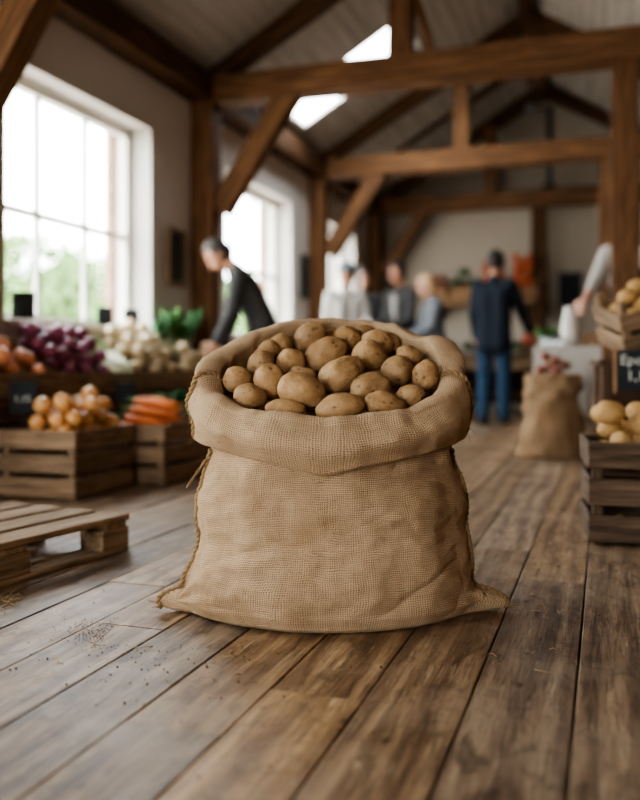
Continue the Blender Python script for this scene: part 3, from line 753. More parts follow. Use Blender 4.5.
POT = [ # centre px, half length, half width, tilt (deg, counter-clockwise), depth shift, what it looks like
 (237, 379.5, 14.0, 13.0, 0, 0, 'round potato with three eyes tucked against the window side of the sack rim'),
 (247, 397, 16, 12.5, -12, 0, 'potato at the front rim, just below the three-eyed round one'),
 (269.5, 382, 18.5, 14.5, 100, 0, 'upright egg-shaped potato with dark pits between the round ones and the wide one'),
 (261, 364.5, 14.5, 13, 75, 0, 'egg-shaped potato above the dark-pitted upright one'),
 (253, 356, 15, 12, 60, .02, 'shadowed potato behind the egg-shaped one at the window side'),
 (279.5, 346, 12.5, 11.5, 20, 0, 'small round potato in the back row by the inner burlap'),
 (290.5, 362, 14.5, 13, 20, 0, 'round potato with two eyes below the small back-row one'),
 (309, 338, 18, 13.5, 30, 0, 'tilted long potato in the back row, highest on the heap'),
 (325, 355, 23, 16, 32, -.015, 'big long potato tilted across the upper middle of the heap'),
 (302, 392, 23.5, 19, -18, -.01, 'broad fat potato in the middle of the front half'),
 (282, 410.5, 20.5, 10.5, -5, 0, 'half hidden flat potato behind the front lip, under the broad fat one'),
 (303, 374, 14, 7, -10, .03, 'potato peeping out between the broad fat one and the big middle ones'),
 (341.5, 375, 23, 17, 30, -.01, 'big smooth oval potato in the very centre of the heap'),
 (347.5, 339.5, 13.5, 13.5, 0, 0, 'round potato in the back row beside the highest long one'),
 (331, 334, 8, 6, 0, .02, 'sliver of a potato between the two back-row ones'),
 (366, 332, 10.5, 7, -15, .02, 'small potato sticking up behind the back row'),
 (377.5, 342.5, 15.5, 12, -22, 0, 'potato leaning down the back row, next to the small one behind'),
 (369, 355.5, 16.5, 14, -25, -.005, 'round pitted potato above the centre toward the back'),
 (370, 389, 20.5, 15.5, 25, -.005, 'plump oval potato with eyes, right below the centre'),
 (397, 371.5, 16, 15.5, 0, -.005, 'knobbly round potato with many eyes near the far side rim'),
 (409, 357, 13, 11.5, -20, 0, 'smooth potato behind the knobbly one near the rim'),
 (396, 344, 12, 10, -35, .02, 'shaded potato at the back beneath the drooping burlap'),
 (426, 375, 15, 13, 80, 0, 'round warm brown potato pressed against the corded side rim'),
 (412, 396.5, 14.5, 11.5, 25, 0, 'potato at the front lip beneath the warm brown round one'),
 (387.5, 405, 20.5, 12.5, -12, 0, 'long potato with clear eyes lying along the front lip'),
 (339, 408, 24.5, 14, 12, -.005, 'large pale potato lying along the middle of the front lip'),
]
def heapD(v): return 1.985 + (412 - v) / (412 - 330) * .345
caps = []
for i, (u, v, a, b, tl, ds, lab) in enumerate(POT):
    D = heapD(v) + ds + .012
    c = at(u, v, D); k = D / F
    ray = (c - Vector((0, 0, CH))).normalized()
    right = RT; upv = ray.cross(right).normalized() * -1
    if upv.z < 0: upv = -upv
    ax = (right * math.cos(R(tl)) + upv * math.sin(R(tl)))
    lean = rnd.uniform(-.25, .25); ax = (ax + ray * lean).normalized()
    caps.append(dict(c=c, ray=ray, ax=ax, a=a * k * 1.07, b=b * k * 1.04, d=(b * k) * rnd.uniform(.92, 1.02), lab=lab, i=i))
def spheres(p):
    r = (p['b'] + p['d']) / 2 * 1.0; h = max(0, p['a'] - r)
    return [(p['c'] + p['ax'] * h * k, r * (1 - .06 * abs(k))) for k in (-1, -.33, .33, 1)]
fill = []
rf = random.Random(3)
for k in range(34):
    u = 228 + (k % 9) * 25 + rf.uniform(-6, 6); v = (345, 362, 380, 398)[k // 9]
    w = (v - 345) / 60; 
    if abs(u - 331) > 62 + 44 * min(1, w * 2): continue
    D = heapD(v) + .095; c = at(u, v, D) + Vector((0, 0, -.045)); k_ = D / F
    a = rf.uniform(.04, .05); th = rf.uniform(0, 6.28)
    fill.append(dict(c=c, ray=(FW * .35 + Vector((0, 0, -.9))).normalized(), ax=Vector((math.cos(th), math.sin(th), rf.uniform(-.3, .3))).normalized(), a=a, b=.034, d=.034, lab=None, i=100 + k))
for it in range(160):
    worst = 0; allp = caps + fill
    for x in range(len(allp)):
        for y in range(x + 1, len(allp)):
            A, B = allp[x], allp[y]
            if (A['c'] - B['c']).length > A['a'] + B['a'] + .01: continue
            pen = max(ra + rb - (pa - pb).length + .0022 for pa, ra in spheres(A) for pb, rb in spheres(B)) + .001
            if pen > 0:
                worst = max(worst, pen); st = min(pen, .006)
                if B['lab'] is None:
                    B['c'] += B['ray'] * st if A['lab'] else (B['c'] - A['c']).normalized() * st * .6 
                    if not A['lab']: A['c'] -= (B['c'] - A['c']).normalized() * st * .6
                else:
                    far, near = (A, B) if A['c'].dot(FW) > B['c'].dot(FW) else (B, A)
                    far['c'] += far['ray'] * st * .6; near['c'] -= near['ray'] * st * .4
    if worst < .0015: break
pmesh = {}
from mathutils.bvhtree import BVHTree
BV = []
for ch in (sbody, rimo):
    if True:
        BV.append(BVHTree.FromPolygons([SM @ v.co for v in ch.data.vertices], [tuple(q.vertices) for q in ch.data.polygons]))
def hits(me, Mx):
    b = BVHTree.FromPolygons([Mx @ v.co for v in me.vertices], [tuple(q.vertices) for q in me.polygons]); return any(b.overlap(o) for o in BV)
mid = at(335, 372, 2.2)
for p in caps + fill:
    z = p['ray'] if p['lab'] else Vector((0, 0, 1)); y = z.cross(p['ax']).normalized(); zz = p['ax'].cross(y)
    Mx = Matrix((p['ax'], y, zz)).transposed().to_4x4(); Mx.translation = p['c']
    if p['lab']: me = potato_mesh(p['i'] + 11, p['a'], p['b'], p['d'], 5 if p['a'] > .03 else 4)
    if p['lab']:
        for _ in range(24):
            if not hits(me, Mx): break
            dv = (mid - Mx.translation); dv.z = .012; Mx.translation += dv.normalized() * .003
    else:
        key = p['i'] % 4
        if key not in pmesh: pmesh[key] = potato_mesh(70 + key, .046, .034, .034, 3)
        me = pmesh[key]
        if hits(me, Mx): continue
    o = link('potato', me, None, M['potato'], Mx)
    props(o, p['lab'] or 'brown potato deep in the sack, under the top layer', 'potato', 'potatoes heaped in the big sack')
#PART3
# ------------------------------------------------------------------ crates, bench, trays
def wood_crate(label, loc, L, W, H, rotz=0.0, mat='crate', nsl=3, group=None, post_up=.0, rot=None, floor_z=.02, cat_='crate', gap=.022):
    """L along X, W along Y, origin under the middle; slats, corner posts and boards are parts of their own"""
    t = thing('wooden_crate', label, cat_, loc, rotz, group, rot); th = .014
    sh = (H - .012 - gap * (nsl - 1)) / nsl
    for sx in (-1, 1):
        for sy in (-1, 1):
            board('corner_post', H + post_up, .035, .035, M[mat], t, frame((sx * (L / 2 - .033), sy * (W / 2 - .033), 0), (sx * (L / 2 - .033), sy * (W / 2 - .033), H + post_up)))
    for k in range(nsl):
        z = .012 + sh / 2 + k * (sh + gap)
        for s in (-1, 1):
            board('slat', L, th, sh, M[mat], t, xf((0, s * (W / 2 - th / 2), z)), .003, .003, k + s * 3 + 5, 4)
            board('slat', W - 2 * th - .002, th, sh, M[mat], t, xf((s * (L / 2 - th / 2), 0, z), (0, 0, R(90))), .003, .003, k + s * 3 + 25, 4)
    board('crate_floor', L - .03, W - .03, .012, M[mat], t, xf((0, 0, max(.012, floor_z))))
    return t

def sphere_pack(n, r, region, base, seed, grad=0.0, tries=140, jit=.08):
    """drop n balls one after another into a region so that none cuts another"""
    rr = random.Random(seed); out = []; x0, x1, y0, y1 = region; k = math.sqrt(1 + grad * grad)
    for i in range(n):
        best = None; ri = r * rr.uniform(1 - jit, 1 + jit)
        for _ in range(tries):
            x, y = rr.uniform(x0 + ri, x1 - ri), rr.uniform(y0 + ri, y1 - ri); z = base(x, y) + ri * k
            for (a, b, c, q) in out:
                d2 = (x - a) ** 2 + (y - b) ** 2; s = ri + q + .001
                if d2 < s * s: z = max(z, c + math.sqrt(s * s - d2))
            sc_ = z - base(x, y)
            if best is None or sc_ < best[0]: best = (sc_, x, y, z)
        out.append((best[1], best[2], best[3], ri))
    return out
ORD = 'first second third fourth fifth sixth seventh eighth ninth tenth eleventh twelfth thirteenth fourteenth fifteenth sixteenth seventeenth eighteenth nineteenth twentieth'.split()
def ordn(i): return ORD[i] if i < len(ORD) else ('twenty-' + ORD[i - 20] if i < 29 else ('thirtieth' if i == 29 else 'thirty-' + ORD[i - 30]))
bpy.context.view_layer.update()
def rank(objs, fmt, split=None):
    """each label counts along its row as the eye meets it, from the window wall side"""
    for o in objs: o['_u'] = 0.0
    rows = {}
    for o in objs:
        rows.setdefault(split(o) if split else '', []).append(o)
    for key, L in rows.items():
        L.sort(key=lambda o: project(o.matrix_basis.translation)[0])
        for i, o in enumerate(L): o['label'] = fmt.format(row=key, n=ordn(i))
    for o in objs: del o['_u']

# ---- onion, made once per kind and copied with its parts
def onion_proto(name, mat, seed, neck=True):
    r = random.Random(seed); t = thing(name, 'x', 'onion')
    prof = [(.002, -1.0), (.16, -.985), (.42, -.93), (.72, -.74), (.93, -.42), (1.0, -.05), (.96, .3), (.80, .6), (.55, .82), (.30, .98), (.16, 1.10)]
    mb = MB(); mb.lathe([(a, b * .9) for a, b in prof], 22)
    me = mb.mesh('bulb')
    for v in me.vertices: v.co *= 1 + .05 * noise.noise(v.co * 1.2 + Vector((seed, 0, 0)))
    link('bulb', me, t, M[mat])
    mb = MB(); mb.tube([(0, 0, .93), (.03, .02, 1.12), (.08, .04, 1.22)], [.17, .10, .05], 8); mb.build('neck', M['neck'], t)
    return t
def drop_things(protos, packs, name, cat_, group, rr, tilt=.9, scale_z=.9, lab='x'):
    res = []
    for i, (x, y, z, r) in enumerate(packs):
        p = protos[i % len(protos)]; o = p if p.get('_free') else copy_tree(p)
        if '_free' in o: del o['_free']
        o.location = (x, y, z); o.scale = (r * .935,) * 3; o.rotation_euler = (rr.uniform(-tilt, tilt), rr.uniform(-tilt, tilt), rr.uniform(0, 6.28))
        if o.type == 'MESH' or True: o.name = name
        props(o, lab, cat_, group); res.append(o)
    return res
def free(ps):
    for p in ps: p['_free'] = 1
    return ps
rr = random.Random(41)

# ---- onion crate
c1 = wood_crate('slatted crate of golden onions, front one of the row under the trays', (-2.49, 3.555, 0), .42, .51, .317)
onions = free([onion_proto('golden_onion', 'onion', s) for s in (1, 2, 3)])
top = sphere_pack(27, .045, (-2.60, -2.315, 3.335, 3.775), lambda x, y: .24, 5)
low = [(-2.605 + .077 * k, 3.358, z, .028) for z in (.065, .165) for k in range(4)] + [(-2.338, 3.435 + .08 * k, z, .028) for z in (.065, .165) for k in range(4)]
ot = drop_things(onions, top, 'golden_onion', 'onion', 'golden onions in the front crate', rr)
rank(ot, 'golden onion {row}, {n} from the wall', lambda o: 'on top of the crate heap' if o.location.z > .345 else 'at the crate rim facing the aisle end' if o.location.y < 3.56 else 'at the rear of the crate')
ol = drop_things(onions, low, 'golden_onion', 'onion', 'golden onions in the front crate', rr)
for o in ol: o['label'] = 'golden onion seen through the slat gaps of the front crate'
board('raised_base', .36, .44, .01, M['bench'], c1, xf((0, 0, .232)))

# ---- carrot crate
c2 = wood_crate('slatted crate of orange carrots beside the onion crate', (-2.365, 4.10, 0), .47, .50, .31)
board('raised_base', .41, .44, .01, M['bench'], c2, xf((0, 0, .185)))
def carrot_proto(seed):
    r = random.Random(seed); t = thing('carrot', 'x', 'carrot'); L = .21
    prof = [(.002, -.003), (.012, -.002), (.019, .008), (.0205, .03), (.018, .09), (.013, .15), (.007, .19), (.002, L)]
    me_b = MB(); me_b.lathe(prof, 14); me = me_b.mesh('root')
    for v in me.vertices: v.co += Vector((.004 * math.sin(v.co.z * 18 + seed), .004 * math.cos(v.co.z * 15 + seed), 0)); v.co.x *= 1 + .03 * math.sin(v.co.z * 300)
    root_ = link('root', me, t, M['carrot'])
    mb = MB()
    for k in range(5):
        a = r.uniform(0, 6.28); d = Vector((math.cos(a) * .3, math.sin(a) * .3, -1)); L2 = r.uniform(.03, .07); mb.tube([d * .0, d * L2 * .5, d * L2], [.003, .0025, .001], 5)
    mb.build('green_top', M['leaf'], t)
    return t
cps = free([carrot_proto(s) for s in (1, 2, 3)]); cl = []
k = 0
for lay in range(5):
    n = 8 - lay
    for j in range(n):
        p = cps[k % 3]; o = p if p.get('_free') else copy_tree(p)
        if '_free' in o: del o['_free']
        k += 1
        y = 3.925 + .049 * j + lay * .0245; z = .225 + lay * .0435; x = -2.485 + .03 * math.sin(k * 2.1) + .02 * lay
        o.location = (x, y, z + .03); o.rotation_euler = (0, R(97 + 1.5 * math.sin(k * 1.7)), R(3 * math.sin(k * 3.3))); o.scale = (.97, .97, rr.uniform(1.0, 1.12)); o.name = 'carrot'
        props(o, 'x', 'carrot', 'carrots in the slatted crate'); o['lay'] = lay; cl.append(o)
for lay in range(5):
    L = [o for o in cl if o.get('lay', -1) == lay]
    for i, o in enumerate(L): o['label'] = 'orange carrot in the %s layer of the crate, %s from the onion crate side' % (['bottom', 'second', 'third', 'fourth', 'top'][lay], ordn(i))

for o in cl: del o['lay']
# ---- kale crate behind
c3 = wood_crate('slatted crate of dark green kale, behind the carrots', (-2.40, 4.64, 0), .47, .50, .30)
board('raised_base', .41, .44, .01, M['bench'], c3, xf((0, 0, .20)))
def leafy_head(name, label, loc, r, mat, seed, n=34, cat_='vegetable', group=None, s=1.0):
    rr = random.Random(seed); t = thing(name, label, cat_, loc, group=group); mb = MB()
    for k in range(n):
        a = k * 2.399; e = R(80) - R(70) * (k / n) + rr.uniform(-.1, .1); L = r * rr.uniform(.75, 1.05); w = r * .42
        d = Vector((math.cos(a) * math.cos(e), math.sin(a) * math.cos(e), math.sin(e))); sd = d.cross(Vector((0, 0, 1))).normalized(); up = sd.cross(d)
        pts = []
        for i in range(6):
            f = i / 5; ww = w * math.sin(math.pi * (f * .8 + .12)); cur = up * (-.45 * r * f * f)
            for q in (-1, -.5, 0, .5, 1):
                fr = (abs(q) ** 2) * .25 * r * math.sin(f * 14 + q * 5 + k)
                pts.append(d * L * f + sd * ww * q + cur + up * (fr * .5 + abs(q) * ww * .3))
        mb.add(pts, [(i * 5 + j, i * 5 + j + 1, i * 5 + j + 6, i * 5 + j + 5) for i in range(5) for j in range(4)])
    mb.build('leaf_cluster', M[mat], t)
    mb = MB(); mb.tube([(0, 0, -.02), (0, 0, r * .3)], [.018, .012], 8); mb.build('stalk', M['shaft'], t)
    return t
for i, (x, y) in enumerate([(-2.50, 4.50), (-2.28, 4.52), (-2.50, 4.76), (-2.28, 4.76)]):
    leafy_head('kale', ['dark kale head behind the carrots, against the bench', 'dark kale head behind the carrots, at the aisle side', 'kale head at the rear of its crate by the bench', 'kale head at the rear of its crate by the aisle'][i], (x, y, .36), .113, 'leaf_dark', i + 3, 30, 'kale', 'kale heads in the third crate')

# ---- bench and its sloping trays
BX0, BX1, BY0, BY1 = -3.10, -2.72, 3.0, 5.78
bench = thing('market_bench', 'long dark wooden bench along the window wall carrying the trays', 'bench', ((BX0 + BX1) / 2, (BY0 + BY1) / 2, 0))
board('bench_top', BY1 - BY0, BX1 - BX0, .035, M['bench'], bench, xf((0, 0, .445), (0, 0, R(90))))
for sx in (-1, 1):
    for yy in (-1.33, 0, 1.33): board('leg', .42, .06, .06, M['bench'], bench, frame((sx * .15, yy, 0), (sx * .15, yy, .425)))
board('apron', BY1 - BY0 - .02, .02, .07, M['bench'], bench, xf((.172, 0, .39), (0, 0, R(90))))
board('lower_shelf', BY1 - BY0 - .1, .24, .02, M['bench'], bench, xf((0, 0, .12), (0, 0, R(90))))
SLP = .24 / .36
def slope_z(x, y=0): return .485 + SLP * (BX1 - .02 - x)
def tray(label, y0, y1):
    t = thing('display_tray', label, 'tray', ((BX0 + BX1) / 2, (y0 + y1) / 2, .4635)); L = y1 - y0 - .006; W = BX1 - BX0
    board('front_board', L, .018, .115, M['crate'], t, xf((W / 2 - .009, 0, .0585), (0, 0, R(90))))
    board('back_board', L, .016, .30, M['crate'], t, xf((-W / 2 + .010, 0, .15), (0, 0, R(90))))
    board('sloping_base', L - .04, W * 1.15, .012, M['crate'], t, xf((.0, 0, .128), (0, math.atan(SLP), 0)) @ xf((0, 0, 0), (0, 0, R(90))))
    for s in (-1, 1):
        mb = MB(); hw = W / 2 - .018; y = s * (L / 2 - .007); pr = [(-hw, .001), (hw, .001), (hw, .10), (-hw, .33)]
        mb.add([(a, y - .007, b) for a, b in pr] + [(a, y + .007, b) for a, b in pr], [(0, 1, 2, 3), (7, 6, 5, 4)] + [(i, i + 4, (i + 1) % 4 + 4, (i + 1) % 4) for i in range(4)])
        mb.build('side_board', M['crate'], t, False, clean=True)
    return t
tray('sloping tray of pink onions, at the near end of the bench', 3.06, 3.81)
tray('sloping tray of dark red onions, next after the pink ones', 3.81, 4.38)
tray('sloping tray holding leeks and white onions', 4.38, 5.24)
tray('sloping tray of leafy greens at the far end of the bench', 5.24, 5.77)
def on_slope(x, y): return slope_z(x) + .018
XR_ = (BX0 + .03, BX1 - .022)
pinks = free([onion_proto('pink_onion', 'apple', s) for s in (11, 12)])
po = drop_things(pinks, sphere_pack(24, .046, (*XR_, 3.08, 3.79), on_slope, 8, SLP), 'pink_onion', 'onion', 'pink onions in the first tray', rr)
rank(po, 'pink onion in the first tray, {row}, {n} from its near end', lambda o: 'lower half' if o.location.x > -2.9 else 'upper half')
reds = free([onion_proto('red_onion', 'red_onion', s) for s in (21, 22)])
ro = drop_things(reds, sphere_pack(34, .043, (*XR_, 3.83, 4.36), on_slope, 9, SLP), 'red_onion', 'onion', 'red onions in the second tray', rr)
rank(ro, 'dark red onion, second tray, {row}, {n} from the pink onions', lambda o: 'bottom rows' if o.location.x > -2.84 else 'middle rows' if o.location.x > -2.96 else 'window side rows')
whites = free([onion_proto('white_onion', 'white_onion', s) for s in (31, 32)])
wo = drop_things(whites, sphere_pack(28, .049, (*XR_, 4.66, 5.22), on_slope, 10, SLP), 'white_onion', 'onion', 'white onions in the third tray', rr)
rank(wo, 'white onion in the third tray, {row}, {n} from the leeks', lambda o: 'bottom rows' if o.location.x > -2.84 else 'middle rows' if o.location.x > -2.96 else 'top rows by the window')
wo2 = drop_things([whites[0]], sphere_pack(9, .048, (-2.86, BX1 - .022, 5.29, 5.75), on_slope, 12, SLP), 'white_onion', 'onion', 'white onions in the last tray', rr)
rank(wo2, 'white onion in front of the green bunches, {n} from the leeks')
# leeks
def leek_proto(seed):
    r = random.Random(seed); t = thing('leek', 'x', 'leek')
    mb = MB(); mb.tube([(0, 0, 0), (.004, 0, .01), (0, 0, .03), (0, 0, .20)], [.006, .017, .015, .016], 12); mb.build('shaft', M['shaft'], t)
    for k in range(5):
        mb = MB(); a = k * 1.3; d = Vector((math.cos(a), math.sin(a), 0)); sd = Vector((-d.y, d.x, 0)); pts = []
        for i in range(7):
            f = i / 6; c = Vector((0, 0, .18 + .22 * f * r.uniform(.9, 1.1))) + d * (.011 + .014 * f * f); w = .014 * (1 - f * .75)
            pts += [c - sd * w + d * .004, c, c + sd * w + d * .004]
        mb.add(pts, [(i * 3 + j, i * 3 + j + 1, i * 3 + j + 4, i * 3 + j + 3) for i in range(6) for j in range(2)]); mb.build('leaf', M['leek_blue' if k % 2 else 'leaf_pale'], t)
    return t
lps = free([leek_proto(s) for s in (1, 2)]); lk = []
for i in range(9):
    p = lps[i % 2]; o = p if p.get('_free') else copy_tree(p)
    if '_free' in o: del o['_free']
    row, j = divmod(i, 5); y = 4.425 + j * .046 + row * .023
    o.scale = (.84,) * 3; o.location = (-2.765, y, slope_z(-2.765) + .062 + row * .046); o.rotation_euler = (0, -(math.pi / 2 - math.atan(SLP)), 0); o.name = 'leek'
    o['label'] = '%s leek in the %s layer of the third tray, counting from the red onions' % (ordn(j), ['lower', 'upper'][row]); o['category'] = 'leek'; o['group'] = 'leeks in the third tray'
# leafy bunches
def bunch(label, loc, seed, h=.30, mat='leaf', name='leafy_bunch', group=None):
    r = random.Random(seed); t = thing(name, label, 'greens', loc, group=group); mb = MB(); mb2 = MB()
    for k in range(16):
        a = r.uniform(0, 6.28); s = r.uniform(.05, .21); d = Vector((math.cos(a) * s, math.sin(a) * s, 1)).normalized(); L = h * r.uniform(.7, 1.1)
        b = Vector((r.gauss(0, .012), r.gauss(0, .012), 0)); sd = d.cross(Vector((math.sin(a), -math.cos(a), .3))).normalized(); mb2.tube([b, b + d * L * .5], [.006, .004], 6)
        pts = []
        for i in range(6):
            f = i / 5; c = b + d * L * (.4 + .6 * f) + Vector((d.x, d.y, -.35)) * (.25 * L * f * f); w = .028 * math.sin(math.pi * (.1 + .85 * f))
            pts += [c - sd * w, c + Vector((0, 0, -.006)), c + sd * w]
        mb.add(pts, [(i * 3 + j, i * 3 + j + 1, i * 3 + j + 4, i * 3 + j + 3) for i in range(5) for j in range(2)])
    mb2.build('stem_cluster', M['shaft'], t); mb.build('leaf_cluster', M[mat], t); return t
i = 0
for y in (5.30, 5.43, 5.56, 5.69):
    for x in (-2.965,):
        bunch('fresh green leafy bunch in the last tray, %s from the white onions' % ordn(i), (x, y, slope_z(x) + .04), i, .34 if i % 2 == 0 else .38, 'leaf' if i % 3 else 'leaf_dark', group='green bunches in the last tray'); i += 1

# ---- chalkboard signs
def text_mesh(txt, size):
    cu = bpy.data.curves.new('lettering', 'FONT'); cu.body = txt; cu.size = size; cu.resolution_u = 2; cu.extrude = .0008
    o = bpy.data.objects.new('tmp', cu); COL.objects.link(o); bpy.context.view_layer.update()
    me = bpy.data.meshes.new_from_object(o.evaluated_get(bpy.context.evaluated_depsgraph_get())); bpy.data.objects.remove(o); return me
def chalk_sign(label, loc, w, h, rotz, tilt=-12, lines=(), stake=.12, name='chalkboard_sign', frame_=False):
    """loc: middle of the lower edge; the written face looks along local -Y"""
    t = thing(name, label, 'sign', loc, rot=(R(tilt), 0, rotz))
    board('board', w, .012, h, M['slate'], t, xf((0, 0, h / 2)))
    if stake:
        mb = MB(); mb.tube([(0, .012, h * .6), (0, .012, -stake)], .005, 8); mb.build('stake', M['metal_dark'], t)
    if frame_:
        for s in (-1, 1):
            board('frame_side', h + .02, .018, .018, M['crate_pale'], t, frame((s * (w / 2 + .006), -.002, -.01), (s * (w / 2 + .006), -.002, h + .01)))
    for (txt, x, z, s) in lines:
        link('lettering', text_mesh(txt, s), t, M['chalk'], xf((x, -.008, z), (R(90), 0, 0)))
    return t
def look(p): return math.atan2(-p[0], p[1]) * 1.0      # turn a face towards the lens side of the hall
chalk_sign('small blank chalkboard on the window sill above the pink onions', (-3.10, 4.0, .882), .125, .155, R(38), -10, stake=.07)
chalk_sign('small blank chalkboard behind the leeks', (-3.10, 4.82, .882), .10, .12, R(40), -8, stake=.07)
chalk_sign('small blank chalkboard above the white onions', (-3.10, 5.15, .882), .10, .125, R(40), -8, stake=.07)
chalk_sign('chalkboard price sign with smudged figures behind the golden onions', (-2.650, 3.42, .388), .13, .155, R(33), -8, [('1,15', -.045, .055, .045)], .07)
chalk_sign('small dark chalkboard leaning on the bench front beside the carrots', (-2.62, 4.28, .40), .115, .12, R(30), -10, stake=.07)

# ---- right crate of potatoes, tilted display crate, stand and sign
ca = R(6); cw, cd, chh = .52, .38, .355
cx0, cy0 = -.055, 3.066
cc = Vector((cx0 + cw / 2 * math.cos(ca) - cd / 2 * math.sin(ca), cy0 + cw / 2 * math.sin(ca) + cd / 2 * math.cos(ca), 0))
cr = wood_crate('tall slatted crate of pale potatoes standing on the floor at the aisle side', cc, cw, cd, chh, ca, 'crate_shaded', gap=.034)
board('raised_base', cw - .06, cd - .06, .01, M['bench'], cr, xf((0, 0, .24)))
CM = Matrix.Translation(cc) @ Matrix.Rotation(ca, 4, 'Z')
pl = [potato_mesh(s, 1.12, .9, .88, 4, 7) for s in (301, 302, 303, 304)]
def drop_pots(packs, Mw, mat, group, lab, rr):
    res = []
    for i, (x, y, z, r) in enumerate(packs):
        me = pl[i % 4] if mat is None else pl2[i % 4]
        o = link('potato', me, None, None); p = Mw @ Vector((x, y, z)); o.location = p; o.rotation_euler = (rr.uniform(-.4, .4), rr.uniform(-.4, .4), rr.uniform(0, 6.28)); o.scale = (r * .84,) * 3
        props(o, lab, 'potato', group); res.append(o)
    return res
for m_ in pl: m_.materials.append(M['potato_pale'])
pl2 = []
for m_ in pl:
    m2 = m_.copy(); m2.materials.clear(); m2.materials.append(M['potato_red']); pl2.append(m2)
pk = sphere_pack(26, .052, (-cw / 2 + .02, cw / 2 - .02, -cd / 2 + .02, cd / 2 - .02), lambda x, y: .245, 17, jit=.14)
pr = drop_pots(pk, CM, None, 'pale potatoes in the tall crate', 'x', rr)
rank(pr, 'pale potato {row} of the tall crate, {n} from the aisle end', lambda o: 'on top of the heap' if o.location.z > .42 else 'near the front rim' if (CM.inverted() @ o.location).y < 0 else 'near the rear rim')
for o in drop_pots([(-.15, -.115, .065, .042), (-.05, -.115, .065, .042), (-.145, -.115, .17, .042), (-.04, -.115, .17, .042), (.06, -.115, .17, .042)], CM, None, 'pale potatoes in the tall crate', 'pale potato seen through the slat gaps of the tall crate', rr): pass

sp_ = at(628, 352, 3.95)
stand = thing('display_stand', 'dark wooden display stand behind the tall crate, holding up the tilted crate', 'stand', (sp_.x + .08, sp_.y + .02, 0), R(8))
for sx in (-1, 1):
    for sy in (-1, 1): board('leg', .62, .055, .055, M['bench'], stand, frame((sx * .19, sy * .12, 0), (sx * .19, sy * .12, .62)))
board('top_board', .46, .32, .025, M['bench'], stand, xf((0, 0, .633)))
board('back_panel', .36, .40, .02, M['bench'], stand, xf((0, .1, .32), (R(90), 0, 0)))
board('side_panel', .36, .22, .02, M['bench'], stand, xf((-.19, 0, .35), (0, 0, 0)) @ xf(rot=(R(90), 0, R(90))))
tc_ = Vector(stand.location) + Vector((.075, .02, .747))
TRo = Matrix.Rotation(R(20), 4, 'Z') @ Matrix.Rotation(R(-15), 4, 'Y') @ Matrix.Rotation(R(14), 4, 'X')
tcr = wood_crate('tilted crate of potatoes propped on the display stand', tc_, .50, .30, .20, rot=TRo.to_euler(), mat='crate', nsl=2, post_up=.05)
board('raised_base', .45, .25, .01, M['bench'], tcr, xf((0, 0, .11)))
TM = Matrix.Translation(tc_) @ TRo
pk = sphere_pack(14, .045, (-.22, .22, -.12, .12), lambda x, y: .118, 19, jit=.12)
pr = drop_pots(pk, TM, None, 'pale potatoes in the tilted crate', 'x', rr)
rank(pr, 'pale potato {row} of the tilted crate, {n} from the aisle end', lambda o: 'in the top layer' if (TM.inverted() @ o.location).z > .2 else 'in the lower layer')
sg = at(617, 391, 3.70)
sgw = .30; ang = R(2)
chalk_sign('black chalkboard with a chalked name and price in front of the display stand', (sg.x + sgw / 2 * math.cos(ang), sg.y + sgw / 2 * math.sin(ang), sg.z), sgw, .178, ang, -4, [('Epom', -.138, .115, .062), ('1,19', -.112, .045, .062)], .0, frame_=True)

# ---- sack of reddish potatoes further back
def far_sack(label, loc, rz, r0, h):
    t = thing('burlap_sack', label, 'sack', loc, rz); vs, uv = [], []; n = 72; m = 44
    pro = [(0, .98), (.02, 1.08), (.08, 1.10), (.2, 1.06), (.4, .98), (.6, .94), (.72, .90), (.78, .86), (.80, .95), (.88, 1.0), (.95, .99), (.985, .95), (1.0, .89), (.985, .82), (.92, .80), (.86, .78)]
    S = []
    for i in range(m + 1):
        f = i / m * (len(pro) - 1); k = min(int(f), len(pro) - 2); w = f - k; S.append((pro[k][0] + (pro[k + 1][0] - pro[k][0]) * w, pro[k][1] + (pro[k + 1][1] - pro[k][1]) * w))
    for (z, r) in S:
        for k in range(n):
            a = 2 * math.pi * k / n; d = Vector((math.cos(a), math.sin(a) * .8, 0)); ear = .16 * max(0, 1 - z / .12) * (abs(math.cos(a)) ** 10)
            p = Vector((d.x * r0 * (r + ear), d.y * r0 * r, z * h)); kk = .030 * noise.noise(p * 6) + .022 * noise.noise(p * 14 + Vector((3, 0, 0))) + .008 * math.sin(z * 26 + 3 * noise.noise(p * 5))
            p += d * kk * min(1, z * 8 + .1); p.z += .01 * noise.noise(Vector((d.x * 2, d.y * 2, 5))) * (z > .7); vs.append(p); uv.append((a * .345, z * h))
    fs = [(j * n + k, j * n + (k + 1) % n, (j + 1) * n + (k + 1) % n, (j + 1) * n + k) for j in range(m) for k in range(n)] + [tuple(reversed(range(n))), tuple(m * n + k for k in range(n))]
    link('sack_body', grid_mesh('sack_body', vs, fs, lambda i: uv[i]), t, M['burlap_far']); 
    return t
p = at(552, 458, 5.62); fsk = far_sack('small burlap sack of reddish potatoes in front of the white table', (p.x, p.y + .12, 0), YAW, .205, .56)
Mw = Matrix.Translation(fsk.location) @ Matrix.Rotation(YAW, 4, 'Z')
pk = [q for q in sphere_pack(26, .036, (-.145, .145, -.115, .115), lambda x, y: .49, 23) ]
pr = drop_pots([(x, y, z, r) for x, y, z, r in pk if (x / .122) ** 2 + (y / .092) ** 2 < 1.0], Mw, 1, 'reddish potatoes in the small sack', 'x', rr)
rank(pr, 'reddish potato {row} of the small sack, {n} along the opening', lambda o: 'heaped on top' if o.location.z > .56 else 'at the front' if (Mw.inverted() @ o.location).y < 0 else 'at the rear')

